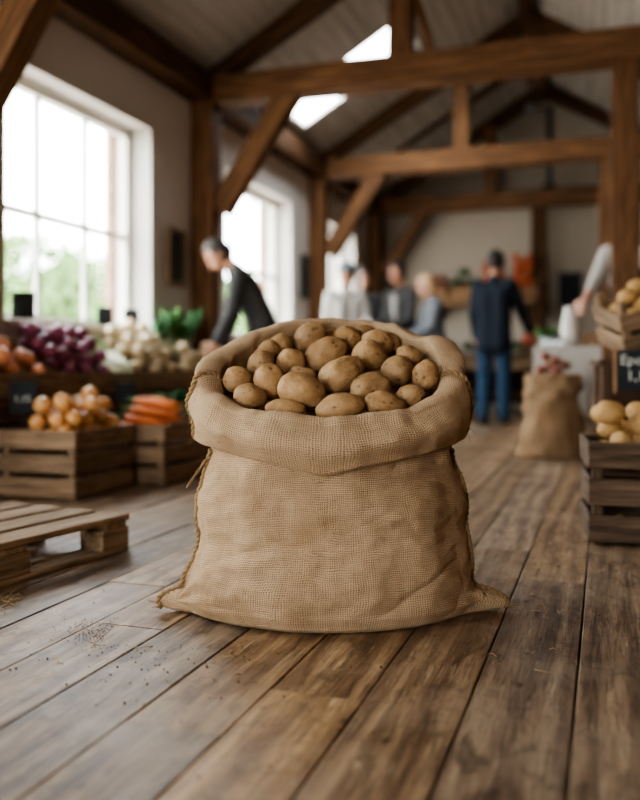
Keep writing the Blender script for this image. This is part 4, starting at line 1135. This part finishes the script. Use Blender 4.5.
# ---- white table with its things
tp = at(570, 345, 6.45)
tbl = thing('market_table', 'small table under a white cloth behind the small sack', 'table', (-.262, 6.62, 0))
board('table_top', .44, .52, .03, M['bench'], tbl, xf((0, 0, .735)))
for sx in (-1, 1):
    for sy in (-1, 1): board('leg', .72, .04, .04, M['bench'], tbl, frame((sx * .18, sy * .22, 0), (sx * .18, sy * .22, .72)))
mb = MB(); n = 80; rows = 16; hw, hd = .235, .275; vs = []
for j in range(rows + 1):
    f = j / rows
    for k in range(n):
        a = 2 * math.pi * k / n; c, s = math.cos(a), math.sin(a); q = 1 / max(abs(c), abs(s)); fold = .012 * math.sin(a * 9) * f + .006 * math.sin(a * 17 + 1) * f
        vs.append((c * q * (hw + .012 * f + fold * .8), s * q * (hd + .012 * f + fold * .8), .757 - .50 * f + .015 * math.sin(a * 3) * f))
mb.add(vs, [(j * n + k, (j + 1) * n + k, (j + 1) * n + (k + 1) % n, j * n + (k + 1) % n) for j in range(rows) for k in range(n)] + [tuple(range(n))])
tcl = mb.build('tablecloth', M['white_cloth'], None, False, Matrix.Translation((-.262, 6.62, 0))); props(tcl, 'plain white cloth hanging over the small table', 'tablecloth')
jg = thing('jug', 'tall white jug standing on the white table', 'jug', (-.25, 6.56, .760), R(95))
mb = MB(); mb.lathe([(.052, 0), (.06, .02), (.062, .10), (.058, .18), (.044, .23), (.036, .26), (.042, .29), (.036, .29), (.03, .25)], 24); mb.build('jug_body', M['paint'], jg)
mb = MB(); mb.tube([(.06, 0, .06), (.10, 0, .08), (.11, 0, .15), (.09, 0, .21), (.045, 0, .23)], .009, 8); mb.build('handle', M['paint'], jg)
wl = thing('weighing_scale', 'low grey weighing scale beside the white jug', 'scale', (-.375, 6.41, .760))
mb = MB(); mb.box((0, 0, .02), (.14, .14, .04)); mb.build('scale_base', M['steel'], wl, False)
mb = MB(); mb.lathe([(.02, .04), (.03, .05), (.085, .055), (.09, .066), (.08, .062), (.01, .06)], 24); mb.build('weighing_pan', M['steel'], wl)
wood_crate('small orange wooden box on the white table, beside the jug', (-.095, 6.62, .760), .15, .22, .09, 0, 'crate_pale', 2, cat_='box')

# ---- far counter and wall shelf
ctr = thing('stall_counter', 'long wooden stall counter in front of the end wall', 'counter', (-1.55, 10.75, 0))
board('counter_top', 2.0, .6, .04, M['bench'], ctr, xf((0, 0, .74)))
board('front_board', 2.0, .02, .20, M['crate'], ctr, xf((0, -.29, .66)))
for sx in (-.95, -.3, .35, .95):
    for sy in (-.24, .24): board('leg', .72, .06, .06, M['bench'], ctr, frame((sx, sy, 0), (sx, sy, .72)))
board('lower_shelf', 1.95, .5, .03, M['bench'], ctr, xf((0, 0, .25)))
board('back_panel', 1.95, .02, .52, M['dark_beam'], ctr, xf((0, .27, .40)))
shelf = thing('wall_shelf', 'wooden shelf on the end wall stacked with produce crates', 'shelf', (-1.62, 11.52, 1.44))
board('shelf_board', 1.5, .40, .04, M['crate_pale'], shelf, xf((0, 0, 0)))
for sx in (-.6, 0, .6):
    mb = MB(); mb.add([(sx - .015, .20, -.02), (sx - .015, -.15, -.02), (sx - .015, .20, -.25), (sx + .015, .20, -.02), (sx + .015, -.15, -.02), (sx + .015, .20, -.25)], [(0, 1, 2), (5, 4, 3), (0, 3, 4, 1), (1, 4, 5, 2), (2, 5, 3, 0)]); mb.build('bracket', M['bench'], shelf, False)
def ball_proto(name, mat, cat_, cal=True):
    t = thing(name, 'x', cat_); mb = MB(); mb.lathe([(.002, -.86), (.3, -.92), (.7, -.75), (.97, -.25), (1, .1), (.85, .6), (.5, .88), (.2, .85), (.05, .78)], 16)
    mb.build('flesh', M[mat], t); mb = MB(); mb.tube([(0, 0, .78), (.05, 0, 1.02)], [.07, .05], 6); mb.build('stem', M['leaf'], t); return t
def shelf_crate(x, label, kind, seed, w=.36):
    rot = (R(16), 0, 0); loc = Vector((x, 11.53, 1.515)); t = wood_crate(label, loc, w, .26, .16, rot=rot, mat='crate_pale', nsl=2)
    board('raised_base', w - .05, .20, .01, M['bench'], t, xf((0, 0, .10)))
    Mx = Matrix.Translation(loc) @ Euler(rot).to_matrix().to_4x4(); return Mx, w
orp = free([ball_proto('orange_pepper', 'orange', 'pepper')])
for i, (x, lab, kind) in enumerate([(-2.19, 'crate of brown roots on the wall shelf, at its window end', 'brown'), (-1.80, 'crate of green cabbages on the wall shelf', 'green'), (-1.41, 'crate of orange peppers on the wall shelf, behind the man in jeans', 'orange'), (-1.02, 'crate of orange peppers on the wall shelf, next to the dark post', 'orange')]):
    Mx, w = shelf_crate(x, lab, kind, i)
    if kind == 'orange':
        pk = sphere_pack(16, .052, (-w / 2 + .035, w / 2 - .035, -.105, .105), lambda a, b: .112, 30 + i)
        os_ = drop_things(orp, [(*(Mx @ Vector(q[:3])), q[3]) for q in pk], 'orange_pepper', 'pepper', 'orange peppers on the wall shelf', rr)
        rank(os_, 'orange pepper in the crate %s, {row}, {n} along' % (['', '', 'behind the man in jeans', 'beside the dark post'][i]), lambda o: 'top layer' if (Mx.inverted() @ o.location).z > .2 else 'lower layer')
    elif kind == 'green':
        for j, (a, b, c) in enumerate([(-.085, 0, .20), (.095, 0, .20), (0, .02, .335)]):
            leafy_head('cabbage', 'dark green cabbage on the wall shelf, ' + ['at the window side', 'at the orange crate side', 'topmost of the heap'][j], Mx @ Vector((a, b, c)), .094, 'leaf_dark', 50 + j, 26, 'cabbage', 'cabbages on the wall shelf')
    else:
        pr = drop_pots(sphere_pack(12, .05, (-w / 2 + .02, w / 2 - .02, -.11, .11), lambda a, b: .11, 33), Mx, 1, 'brown roots on the wall shelf', 'x', rr)
        rank(pr, 'reddish brown potato in the window end shelf crate, {row}, {n} along', lambda o: 'top' if (Mx.inverted() @ o.location).z > .2 else 'lower')
for j in range(6):
    x = -2.40 + j * .27
    leafy_head('lettuce', 'green lettuce on the far counter, %s from the window end' % ordn(j), (x, 10.60, .815), .125, 'leaf' if j % 3 else 'leaf_dark', 80 + j, 26, 'lettuce', 'lettuces along the far counter')
cj = wood_crate('small crate of red tomatoes on the far counter beside the man in jeans', (-.86, 10.88, .76), .30, .24, .12, 0, 'crate_pale', 2)
board('raised_base', .25, .19, .01, M['bench'], cj, xf((0, 0, .07)))
tmp_ = free([ball_proto('tomato', 'tomato', 'tomato')])
ts = drop_things(tmp_, [(x - .86, y + 10.88, z + .76, r) for x, y, z, r in sphere_pack(14, .04, (-.13, .13, -.10, .10), lambda a, b: .08, 37)], 'tomato', 'tomato', 'tomatoes on the far counter', rr)
rank(ts, 'red tomato in the counter crate, {row}, {n} along', lambda o: 'front' if o.location.y < 10.88 else 'rear')
for j, x in enumerate((-.74, -.60)): bunch(['tall leafy bunch at the end of the far counter', 'second tall leafy bunch at the very end of the far counter'][j], (x, 10.62 + .06 * j, .762), 90 + j, .34, 'leaf')

# ---- pictures on walls
def picture(label, loc, w, h, rotz, mat='painting', fr='crate'):
    t = thing('picture_frame', label, 'picture', loc, rotz)
    board('print', w - .04, .012, h - .04, M[mat], t, xf((0, 0, 0)))
    for s in (-1, 1):
        board('frame_side', h, .03, .035, M[fr], t, frame((s * (w / 2 - .0175), -.006, -h / 2), (s * (w / 2 - .0175), -.006, h / 2)))
        board('frame_rail', w - .07, .03, .035, M[fr], t, xf((0, -.006, s * (h / 2 - .0175))))
    return t
picture('wooden framed dark print on the wall beside the first window', (WX + .03, 5.76, 1.43), .28, .43, R(90))
picture('narrow dark frame on the wall past the second window', (WX + .03, 8.66, 1.57), .16, .48, R(90), 'slate', 'metal_dark')
picture('black notice board on the end wall past the dark post', (-.44, Y1 - .03, 1.60), .30, .50, 0, 'slate', 'metal_dark')

# ---- pallet
PX1, PY1 = -1.513, 2.50; pw, pln = .85, 1.0
pr_ = Matrix.Rotation(R(-8.5), 3, 'Z') @ Vector((pw / 2, pln / 2, 0))
pt = thing('wooden_pallet', 'low wooden pallet lying on the floor below the onion crate', 'pallet', (PX1 - pr_.x, PY1 - pr_.y, 0), R(-8.5))
for k in range(6):
    x = pw / 2 - .055 - k * (pw - .11) / 5; board('deck_board', pln, .112, .02, M['pallet'], pt, xf((x, 0, .113), (0, 0, R(90))), .003, .003, k, 3)
for k in range(3):
    x = pw / 2 - .05 - k * (pw - .10) / 2
    board('bottom_board', pln, .10, .016, M['pallet'], pt, xf((x, 0, .009), (0, 0, R(90))), .003, .003, 20 + k, 3)
    for j in range(3):
        y = pln / 2 - .065 - j * (pln - .13) / 2; board('block', .13, .098, .066, M['pallet'], pt, xf((x, y, .0505), (0, 0, R(90))), .003)
for j in range(3):
    y = pln / 2 - .065 - j * (pln - .13) / 2; board('cross_board', pw, .10, .018, M['pallet'], pt, xf((0, y, .093)))

# ---- crumbs on the floor
def scatter(name, label, spots, mat, seed, kind='soil'):
    r = random.Random(seed); mb = MB()
    for (u, v, su, sv, n, s0, s1) in spots:
        for k in range(n):
            uu, vv = u + r.gauss(0, su), max(v + r.gauss(0, sv), 470); D = CH * F / (vv - 365); p = at(uu, vv, D); s = r.uniform(s0, s1) * r.uniform(.5, 1)
            lp_ = SM.inverted() @ p
            if (abs(lp_.x) < .52 and abs(lp_.y) < .27) or (-2.6 < p.x < -1.47 - (2.5 - p.y) * .12 and 1.3 < p.y < 2.6): continue
            if kind == 'soil':
                q = Euler((r.uniform(0, 6), r.uniform(0, 6), 0)).to_matrix().to_4x4(); mb.ball((p.x, p.y, s * .35), (s, s * .8, s * .6), q, 6, 4)
            else:
                a = r.uniform(0, 6.28); L = r.uniform(.012, .035); mb.tube([(p.x, p.y, .002), (p.x + math.cos(a) * L / 2, p.y + math.sin(a) * L / 2, .005), (p.x + math.cos(a + .3) * L, p.y + math.sin(a + .3) * L, .002)], .0011, 4)
    o = mb.build(name, mat, None); props(o, label, 'crumbs' if kind == 'soil' else 'straw', None, 'stuff'); return o
scatter('soil_crumbs', 'loose soil crumbs spilled on the floorboards beside the sack', [(108, 634, 24, 7, 800, .0007, .0020), (150, 655, 60, 22, 120, .001, .003), (560, 640, 40, 40, 60, .001, .003), (300, 690, 160, 40, 70, .0012, .004), (60, 560, 50, 15, 40, .001, .003), (560, 500, 30, 20, 50, .0015, .004)], M['soil'], 3)
scatter('straw_bits', 'bits of straw and wood shavings lying on the floorboards', [(6, 600, 8, 4, 60, .01, .02), (520, 640, 20, 18, 14, .01, .02), (545, 560, 20, 40, 14, .01, .02), (120, 640, 60, 20, 16, .01, .02)], M['straw'], 4, 'straw')

# ------------------------------------------------------------------ people
def ik(s, w, l1, l2, hint):
    s, w = Vector(s), Vector(w); d = w - s; L = min(d.length, (l1 + l2) * .995); d.normalize(); w = s + d * L
    a = (l1 * l1 - l2 * l2 + L * L) / (2 * L); h = math.sqrt(max(0, l1 * l1 - a * a)); hv = Vector(hint); hv = (hv - d * hv.dot(d)).normalized()
    return s + d * a + hv * h, w
def person(label, loc, rotz, top, legs, hair, skin='skin', lean=0, hd=(0, 0), hands=None, H=1.75, hair_len=.02, cap=None, vest=None, stance=.10, wide=1.0, sleeve=1.0, shirt=None, apron=None):
    """local +Y is where the person faces; hands = (left target, right target) in local metres"""
    k = H / 1.75; t = thing('person', label, 'person', loc, rotz)
    hip = Vector((0, 0, .93)) * k
    Rl = Matrix.Rotation(R(-lean), 3, 'X')
    def U(x, y, z): return hip + Rl @ (Vector((x, y, z)) * k - hip) + Vector((0, -.10 * math.sin(R(lean)), 0)) * k
    waist, chest, neck0, neck1 = U(0, 0, 1.10), U(0, -.01, 1.31), U(0, -.015, 1.46), U(0, .005, 1.55)
    hl = [Vector((s * .09, -.10 * math.sin(R(lean)), .93)) * k for s in (-1, 1)]; kn = [Vector((s * (.09 + stance * .2), .02, .50)) * k for s in (-1, 1)]; an = [Vector((s * (.08 + stance * .3), -.03 + .04 * s, .09)) * k for s in (-1, 1)]
    sh = [U(s * .185 * wide, -.01, 1.42) for s in (-1, 1)]
    hands = hands or [None, None]; el, wr = [], []
    for i, s in enumerate((-1, 1)):
        tg = hands[i]; tg = Vector(tg) if tg else sh[i] + Vector((s * .035, .05, -.53)) * k
        e_, w_ = ik(sh[i], tg, .29 * k, .26 * k, (s * .22, -1, -.2)); el.append(e_); wr.append(w_)
    Hm = Rl @ Euler((R(hd[0]), 0, R(hd[1]))).to_matrix(); hc = neck1 + Hm @ Vector((0, .02, .10)) * k
    def HP(x, y, z): return hc + Hm @ Vector((x, y, z)) * k
    H4 = Hm.to_4x4()
    # body, one continuous surface
    b = MB()
    for s in (-1, 1): b.cap(hip + Vector((s * .05, 0, 0)), waist + Rl @ Vector((s * .05, 0, 0)), .105 * k, .09 * k); b.cap(waist + Rl @ Vector((s * .05, 0, 0)), chest + Rl @ Vector((s * .065, 0, 0)), .09 * k, .10 * k)
    b.cap(chest, neck0, .09 * k, .062 * k); b.cap(neck0, neck1 + Hm @ Vector((0, 0, .03)), .058 * k, .052 * k)
    for i in (0, 1):
        b.cap(chest + (sh[i] - chest) * .4, sh[i], .075 * k, .062 * k); b.cap(sh[i], el[i], .054 * k, .04 * k); b.cap(el[i], wr[i], .041 * k, .026 * k)
        b.cap(hl[i], kn[i], .082 * k, .056 * k); b.cap(kn[i], an[i], .054 * k, .036 * k); b.cap(an[i], an[i] + Vector((0, .14, -.05)) * k, .038 * k, .026 * k)
        # hand: palm, four fingers of unequal length, thumb from the side
        d = (wr[i] - el[i]).normalized(); sd = d.cross(Vector((0, 0, 1))); sd = sd.normalized() if sd.length > .05 else Vector((0, 1, 0)); nn = d.cross(sd)
        if abs(d.z) > .8: sd = Vector((0, 1, 0)); sd = (sd - d * sd.dot(d)).normalized(); nn = d.cross(sd)
        b.cap(wr[i], wr[i] + d * .03, .026 * k, .028 * k)
        for q, (o_, L) in enumerate(((-.028, .062), (-.010, .076), (.010, .080), (.028, .07))):
            p0 = wr[i] + d * .035 + sd * o_ * .8; p1 = wr[i] + d * .088 + sd * o_; p2 = p1 + (d * .9 + nn * .35).normalized() * L * .5; p3 = p2 + (d * .6 + nn * .8).normalized() * L * .5
            b.cap(p0, p1, .016, .012, 8); b.cap(p1, p2, .0105, .0095, 8); b.cap(p2, p3, .0095, .008, 8)
        tb = wr[i] + d * .03 + sd * .026; t1 = tb + (d * .6 + sd * .8).normalized() * .04; b.cap(tb, t1, .015, .0115, 8); b.cap(t1, t1 + (d * .9 + nn * .3).normalized() * .032, .011, .009, 8)
    b.ball(HP(0, -.012, .03), (.077 * k, .096 * k, .10 * k), H4); b.ball(HP(0, .03, -.045), (.056 * k, .062 * k, .068 * k), H4); b.ball(HP(0, .062, -.085), (.024 * k, .02 * k, .02 * k), H4)
    b.cap(HP(0, .084, .012), HP(0, .108, -.03), .010 * k, .0145 * k); b.ball(HP(0, .078, .035), (.052 * k, .014 * k, .012 * k), H4)
    for s in (-1, 1): b.ball(HP(s * .078, -.008, -.005), (.012 * k, .021 * k, .033 * k), H4); b.ball(HP(s * .035, .06, -.025), (.026 * k, .024 * k, .024 * k), H4)
    bod = fused('body', b, M[skin], t, .0085, 3, .4)
    for s in (-1, 1): m_ = MB(); m_.ball(HP(s * .031, .0825, .013), (.014 * k, .008 * k, .009 * k), H4); m_.build('eye', M['eye'], bod)
    m_ = MB(); m_.ball(HP(0, .090, -.060), (.024 * k, .008 * k, .007 * k), H4); m_.build('mouth', M['lips'], bod)
    # hair shell
    bm = bmesh.new(); bmesh.ops.create_icosphere(bm, subdivisions=4, radius=1); kill = []
    for v in bm.verts:
        c = v.co.copy(); q = Vector((c.x * .088, c.y * .108 - .016, c.z * .112 + .036)); q *= 1 + .03 * noise.noise(c * 5)
        if q.z < .02 and q.y < 0: q.z -= hair_len * (1 - c.z) * (.5 if q.y > -.05 else 1)
        if (q.y > .035 and q.z < .085 - .3 * max(0, .075 - q.y)) or (q.y > .012 and q.z < -.01) or q.z < -.045 - hair_len * 1.4: kill.append(v)
        v.co = HP(*q)
    bmesh.ops.delete(bm, geom=kill, context='VERTS'); me = bpy.data.meshes.new('hair'); bm.to_mesh(me); bm.free()
    me.polygons.foreach_set('use_smooth', [True] * len(me.polygons)); link('hair', me, t, M[hair])
    if cap:
        m_ = MB(); prof = [(.09, .05), (.097, .065), (.096, .10), (.075, .135), (.03, .152), (.002, .154)]
        vs = [HP(r_ * math.cos(a), r_ * 1.15 * math.sin(a) - .014, z_) for r_, z_ in prof for a in [2 * math.pi * q / 20 for q in range(20)]]
        m_.add(vs, [(i * 20 + q, i * 20 + (q + 1) % 20, (i + 1) * 20 + (q + 1) % 20, (i + 1) * 20 + q) for i in range(5) for q in range(20)])
        m_.ball(HP(0, .115, .058), (.06 * k, .05 * k, .008 * k), H4); m_.build('cap', M[cap], t)
    # clothes
    g = MB()
    hem = hip + Vector((0, -.10 * math.sin(R(lean)) * k * .6, -.12 * k))
    for s in (-1, 1):
        o = Vector((s * .06, 0, 0)); g.cap(hem + o * .9, waist + Rl @ o, .132 * k, .118 * k); g.cap(waist + Rl @ o, chest + Rl @ Vector((s * .075 * wide, 0, 0)), .115 * k, .12 * k)
    g.cap(chest, neck0 + (neck1 - neck0) * .15, .105 * k, .072 * k)
    for i in (0, 1):
        g.cap(chest + (sh[i] - chest) * .4, sh[i] + Vector((0, 0, -.005)), .095 * k, .078 * k); g.cap(sh[i], el[i], .074 * k, .058 * k)
        if sleeve > 0: g.cap(el[i], el[i].lerp(wr[i], .93 * sleeve), .057 * k, .044 * k)
    jk = fused('jacket', g, M[top], t, .013, 5, .5)
    g = MB()
    for i in (0, 1):
        g.cap(hip + Vector(((i * 2 - 1) * .055, 0, .06)) * k, hl[i], .10 * k, .10 * k); g.cap(hl[i], kn[i], .098 * k, .078 * k); g.cap(kn[i], an[i] + Vector((0, 0, .0)), .078 * k, .066 * k)
    fused('trousers', g, M[legs], t, .013, 5, .5)
    if shirt:
        m_ = MB(); m_.ball(chest + Rl @ Vector((0, .105, -.04)), (.055 * k, .03 * k, .17 * k), Rl.to_4x4()); m_.build('shirt_front', M[shirt], jk)
    if apron:
        m_ = MB()
        for s in (-1, 1): m_.cap(hem + Vector((s * .05, .04, -.3)), chest + Rl @ Vector((s * .05, .03, -.05)), .125 * k, .112 * k)
        fused('apron', m_, M[apron], t, .014, 5, .5)
    for i in (0, 1):
        m_ = MB(); a = an[i]; z0 = .0
        m_.ball((a.x, a.y + .05 * k, .045 * k), (.046 * k, .135 * k, .044 * k)); m_.ball((a.x, a.y, .07 * k), (.046 * k, .055 * k, .07 * k)); m_.build('shoe', M['shoe'], t)
    return t
def face(dx, dy): return math.atan2(-dx, dy)   # rotz that turns local +Y to (dx, dy)
LEFT = -RT
# stooping man in charcoal, looking down over the end of the bench
person('grey-haired man in a charcoal jacket stooping over the end of the bench', (-2.37, 5.74, 0), face(LEFT.x, LEFT.y - .10), 'slate_cloth', 'dark_cloth', 'hair_grey', lean=30, hd=(-14, 8), hands=((-.17, .33, .78), (.17, .30, .72)), H=1.62, wide=1.12)
p = at(345, 365, 9.0); person('man in a white shirt and grey cap by the second window', (p.x, p.y, 0), face(.5, -.6), 'white_cloth', 'grey_cloth', 'hair_grey', lean=4, hd=(-8, -30), H=1.66, cap='grey_cloth', hands=((-.18, .30, 1.0), None))
p = at(363, 365, 10.3); person('fair-haired man standing behind the man in the white shirt', (p.x, p.y, 0), face(.6, -.8), 'grey_cloth', 'dark_cloth', 'hair_grey', 'skin2', lean=2, H=1.76)
p = at(403, 365, 9.5); person('dark-haired man in an open grey jacket over a white shirt', (p.x, p.y, 0), face(-.62, -.78), 'slate_cloth', 'dark_cloth', 'hair_dark', lean=5, hd=(-8, 5), H=1.74, shirt='white_cloth', hands=((-.16, .30, 1.02), (.14, .32, 1.0)))
p = at(434, 365, 9.1); person('blonde woman in a grey coat beside the man in the open jacket', (p.x, p.y, 0), face(-.85, -.5), 'grey_cloth', 'denim', 'hair_blonde', 'skin2', lean=6, hd=(-12, 0), H=1.56, hair_len=.07, wide=.92, hands=((-.14, .3, .92), (.12, .3, .90)))
p = at(494, 365, 8.8); person('man in a navy jacket and blue jeans, standing with his back turned', (p.x, p.y, 0), face(.10, 1), 'navy', 'denim', 'hair_dark', lean=3, hd=(-6, -10), H=1.78, hands=(None, (.33, .28, .92)), cap=None, stance=.06, wide=.9)
p = Vector((.212, 6.86, 0)); person('person in a dark apron and white top behind the oak post, reaching down', (p.x, p.y, 0), face(-.45, -.9), 'white_cloth', 'dark_cloth', 'hair_white', 'skin2', lean=6, hd=(-10, 0), H=1.82, sleeve=.55, apron='dark_cloth', hands=(None, (.16, .47, 1.10)))
# ------------------------------------------------------------------ camera, light
cam = bpy.data.cameras.new('camera'); co = bpy.data.objects.new('camera', cam); COL.objects.link(co); sc.camera = co
co.location = (0, 0, CH); co.rotation_euler = (R(90), 0, YAW)
cam.sensor_fit = 'VERTICAL'; cam.sensor_height = 45.0; cam.sensor_width = 36.0; cam.lens = F / 800 * 45.0
cam.shift_y = -35 / 800
cam.dof.use_dof = True; cam.dof.focus_distance = 2.02; cam.dof.aperture_fstop = 1.6; cam.clip_start = .05

w = bpy.data.worlds.new('overcast_sky'); sc.world = w; w.use_nodes = True; nt = w.node_tree
bg = nt.nodes['Background']; tc = nt.nodes.new('ShaderNodeTexCoord'); sp = nt.nodes.new('ShaderNodeSeparateXYZ'); rp = nt.nodes.new('ShaderNodeValToRGB')
nt.links.new(tc.outputs['Generated'], sp.inputs[0]); nt.links.new(sp.outputs[2], rp.inputs[0]); nt.links.new(rp.outputs[0], bg.inputs['Color'])
rp.color_ramp.elements[0].position = .0; rp.color_ramp.elements[0].color = (.93, .95, .94, 1); rp.color_ramp.elements[1].position = .6; rp.color_ramp.elements[1].color = (.88, .95, 1, 1)
bg.inputs['Strength'].default_value = 20.0
def area(name, loc, rot, sx, sy, e, col=(1, 1, 1), portal=False):
    l = bpy.data.lights.new(name, 'AREA'); l.shape = 'RECTANGLE'; l.size = sx; l.size_y = sy; l.energy = e; l.color = col
    o = bpy.data.objects.new(name, l); COL.objects.link(o); o.location = loc; o.rotation_euler = rot
    if portal: l.cycles.is_portal = True
    return o
for a, b in wins: area('window_portal', (WX - .46, (a + b) / 2, (SILL + HEAD) / 2), (0, R(-90), 0), HEAD - SILL, b - a, 1, portal=True)
area('fill_opening_portal', (-1.87, Y0 - .32, 1.15), (R(90), 0, 0), 1.75, 2.3, 1, portal=True)  # guides sky sampling through the added opening in the front gable
area('skylight_portal', (-2.3, 7.77, roofz(-2.3) + .2), (0, R(-31), 0), 1.3, .6, 1, portal=True)
sc.view_settings.view_transform = 'AgX'; sc.view_settings.look = 'AgX - Medium High Contrast'; sc.view_settings.exposure = 0.0
sc.cycles.use_denoising = True; sc.cycles.max_bounces = 8; sc.cycles.diffuse_bounces = 5
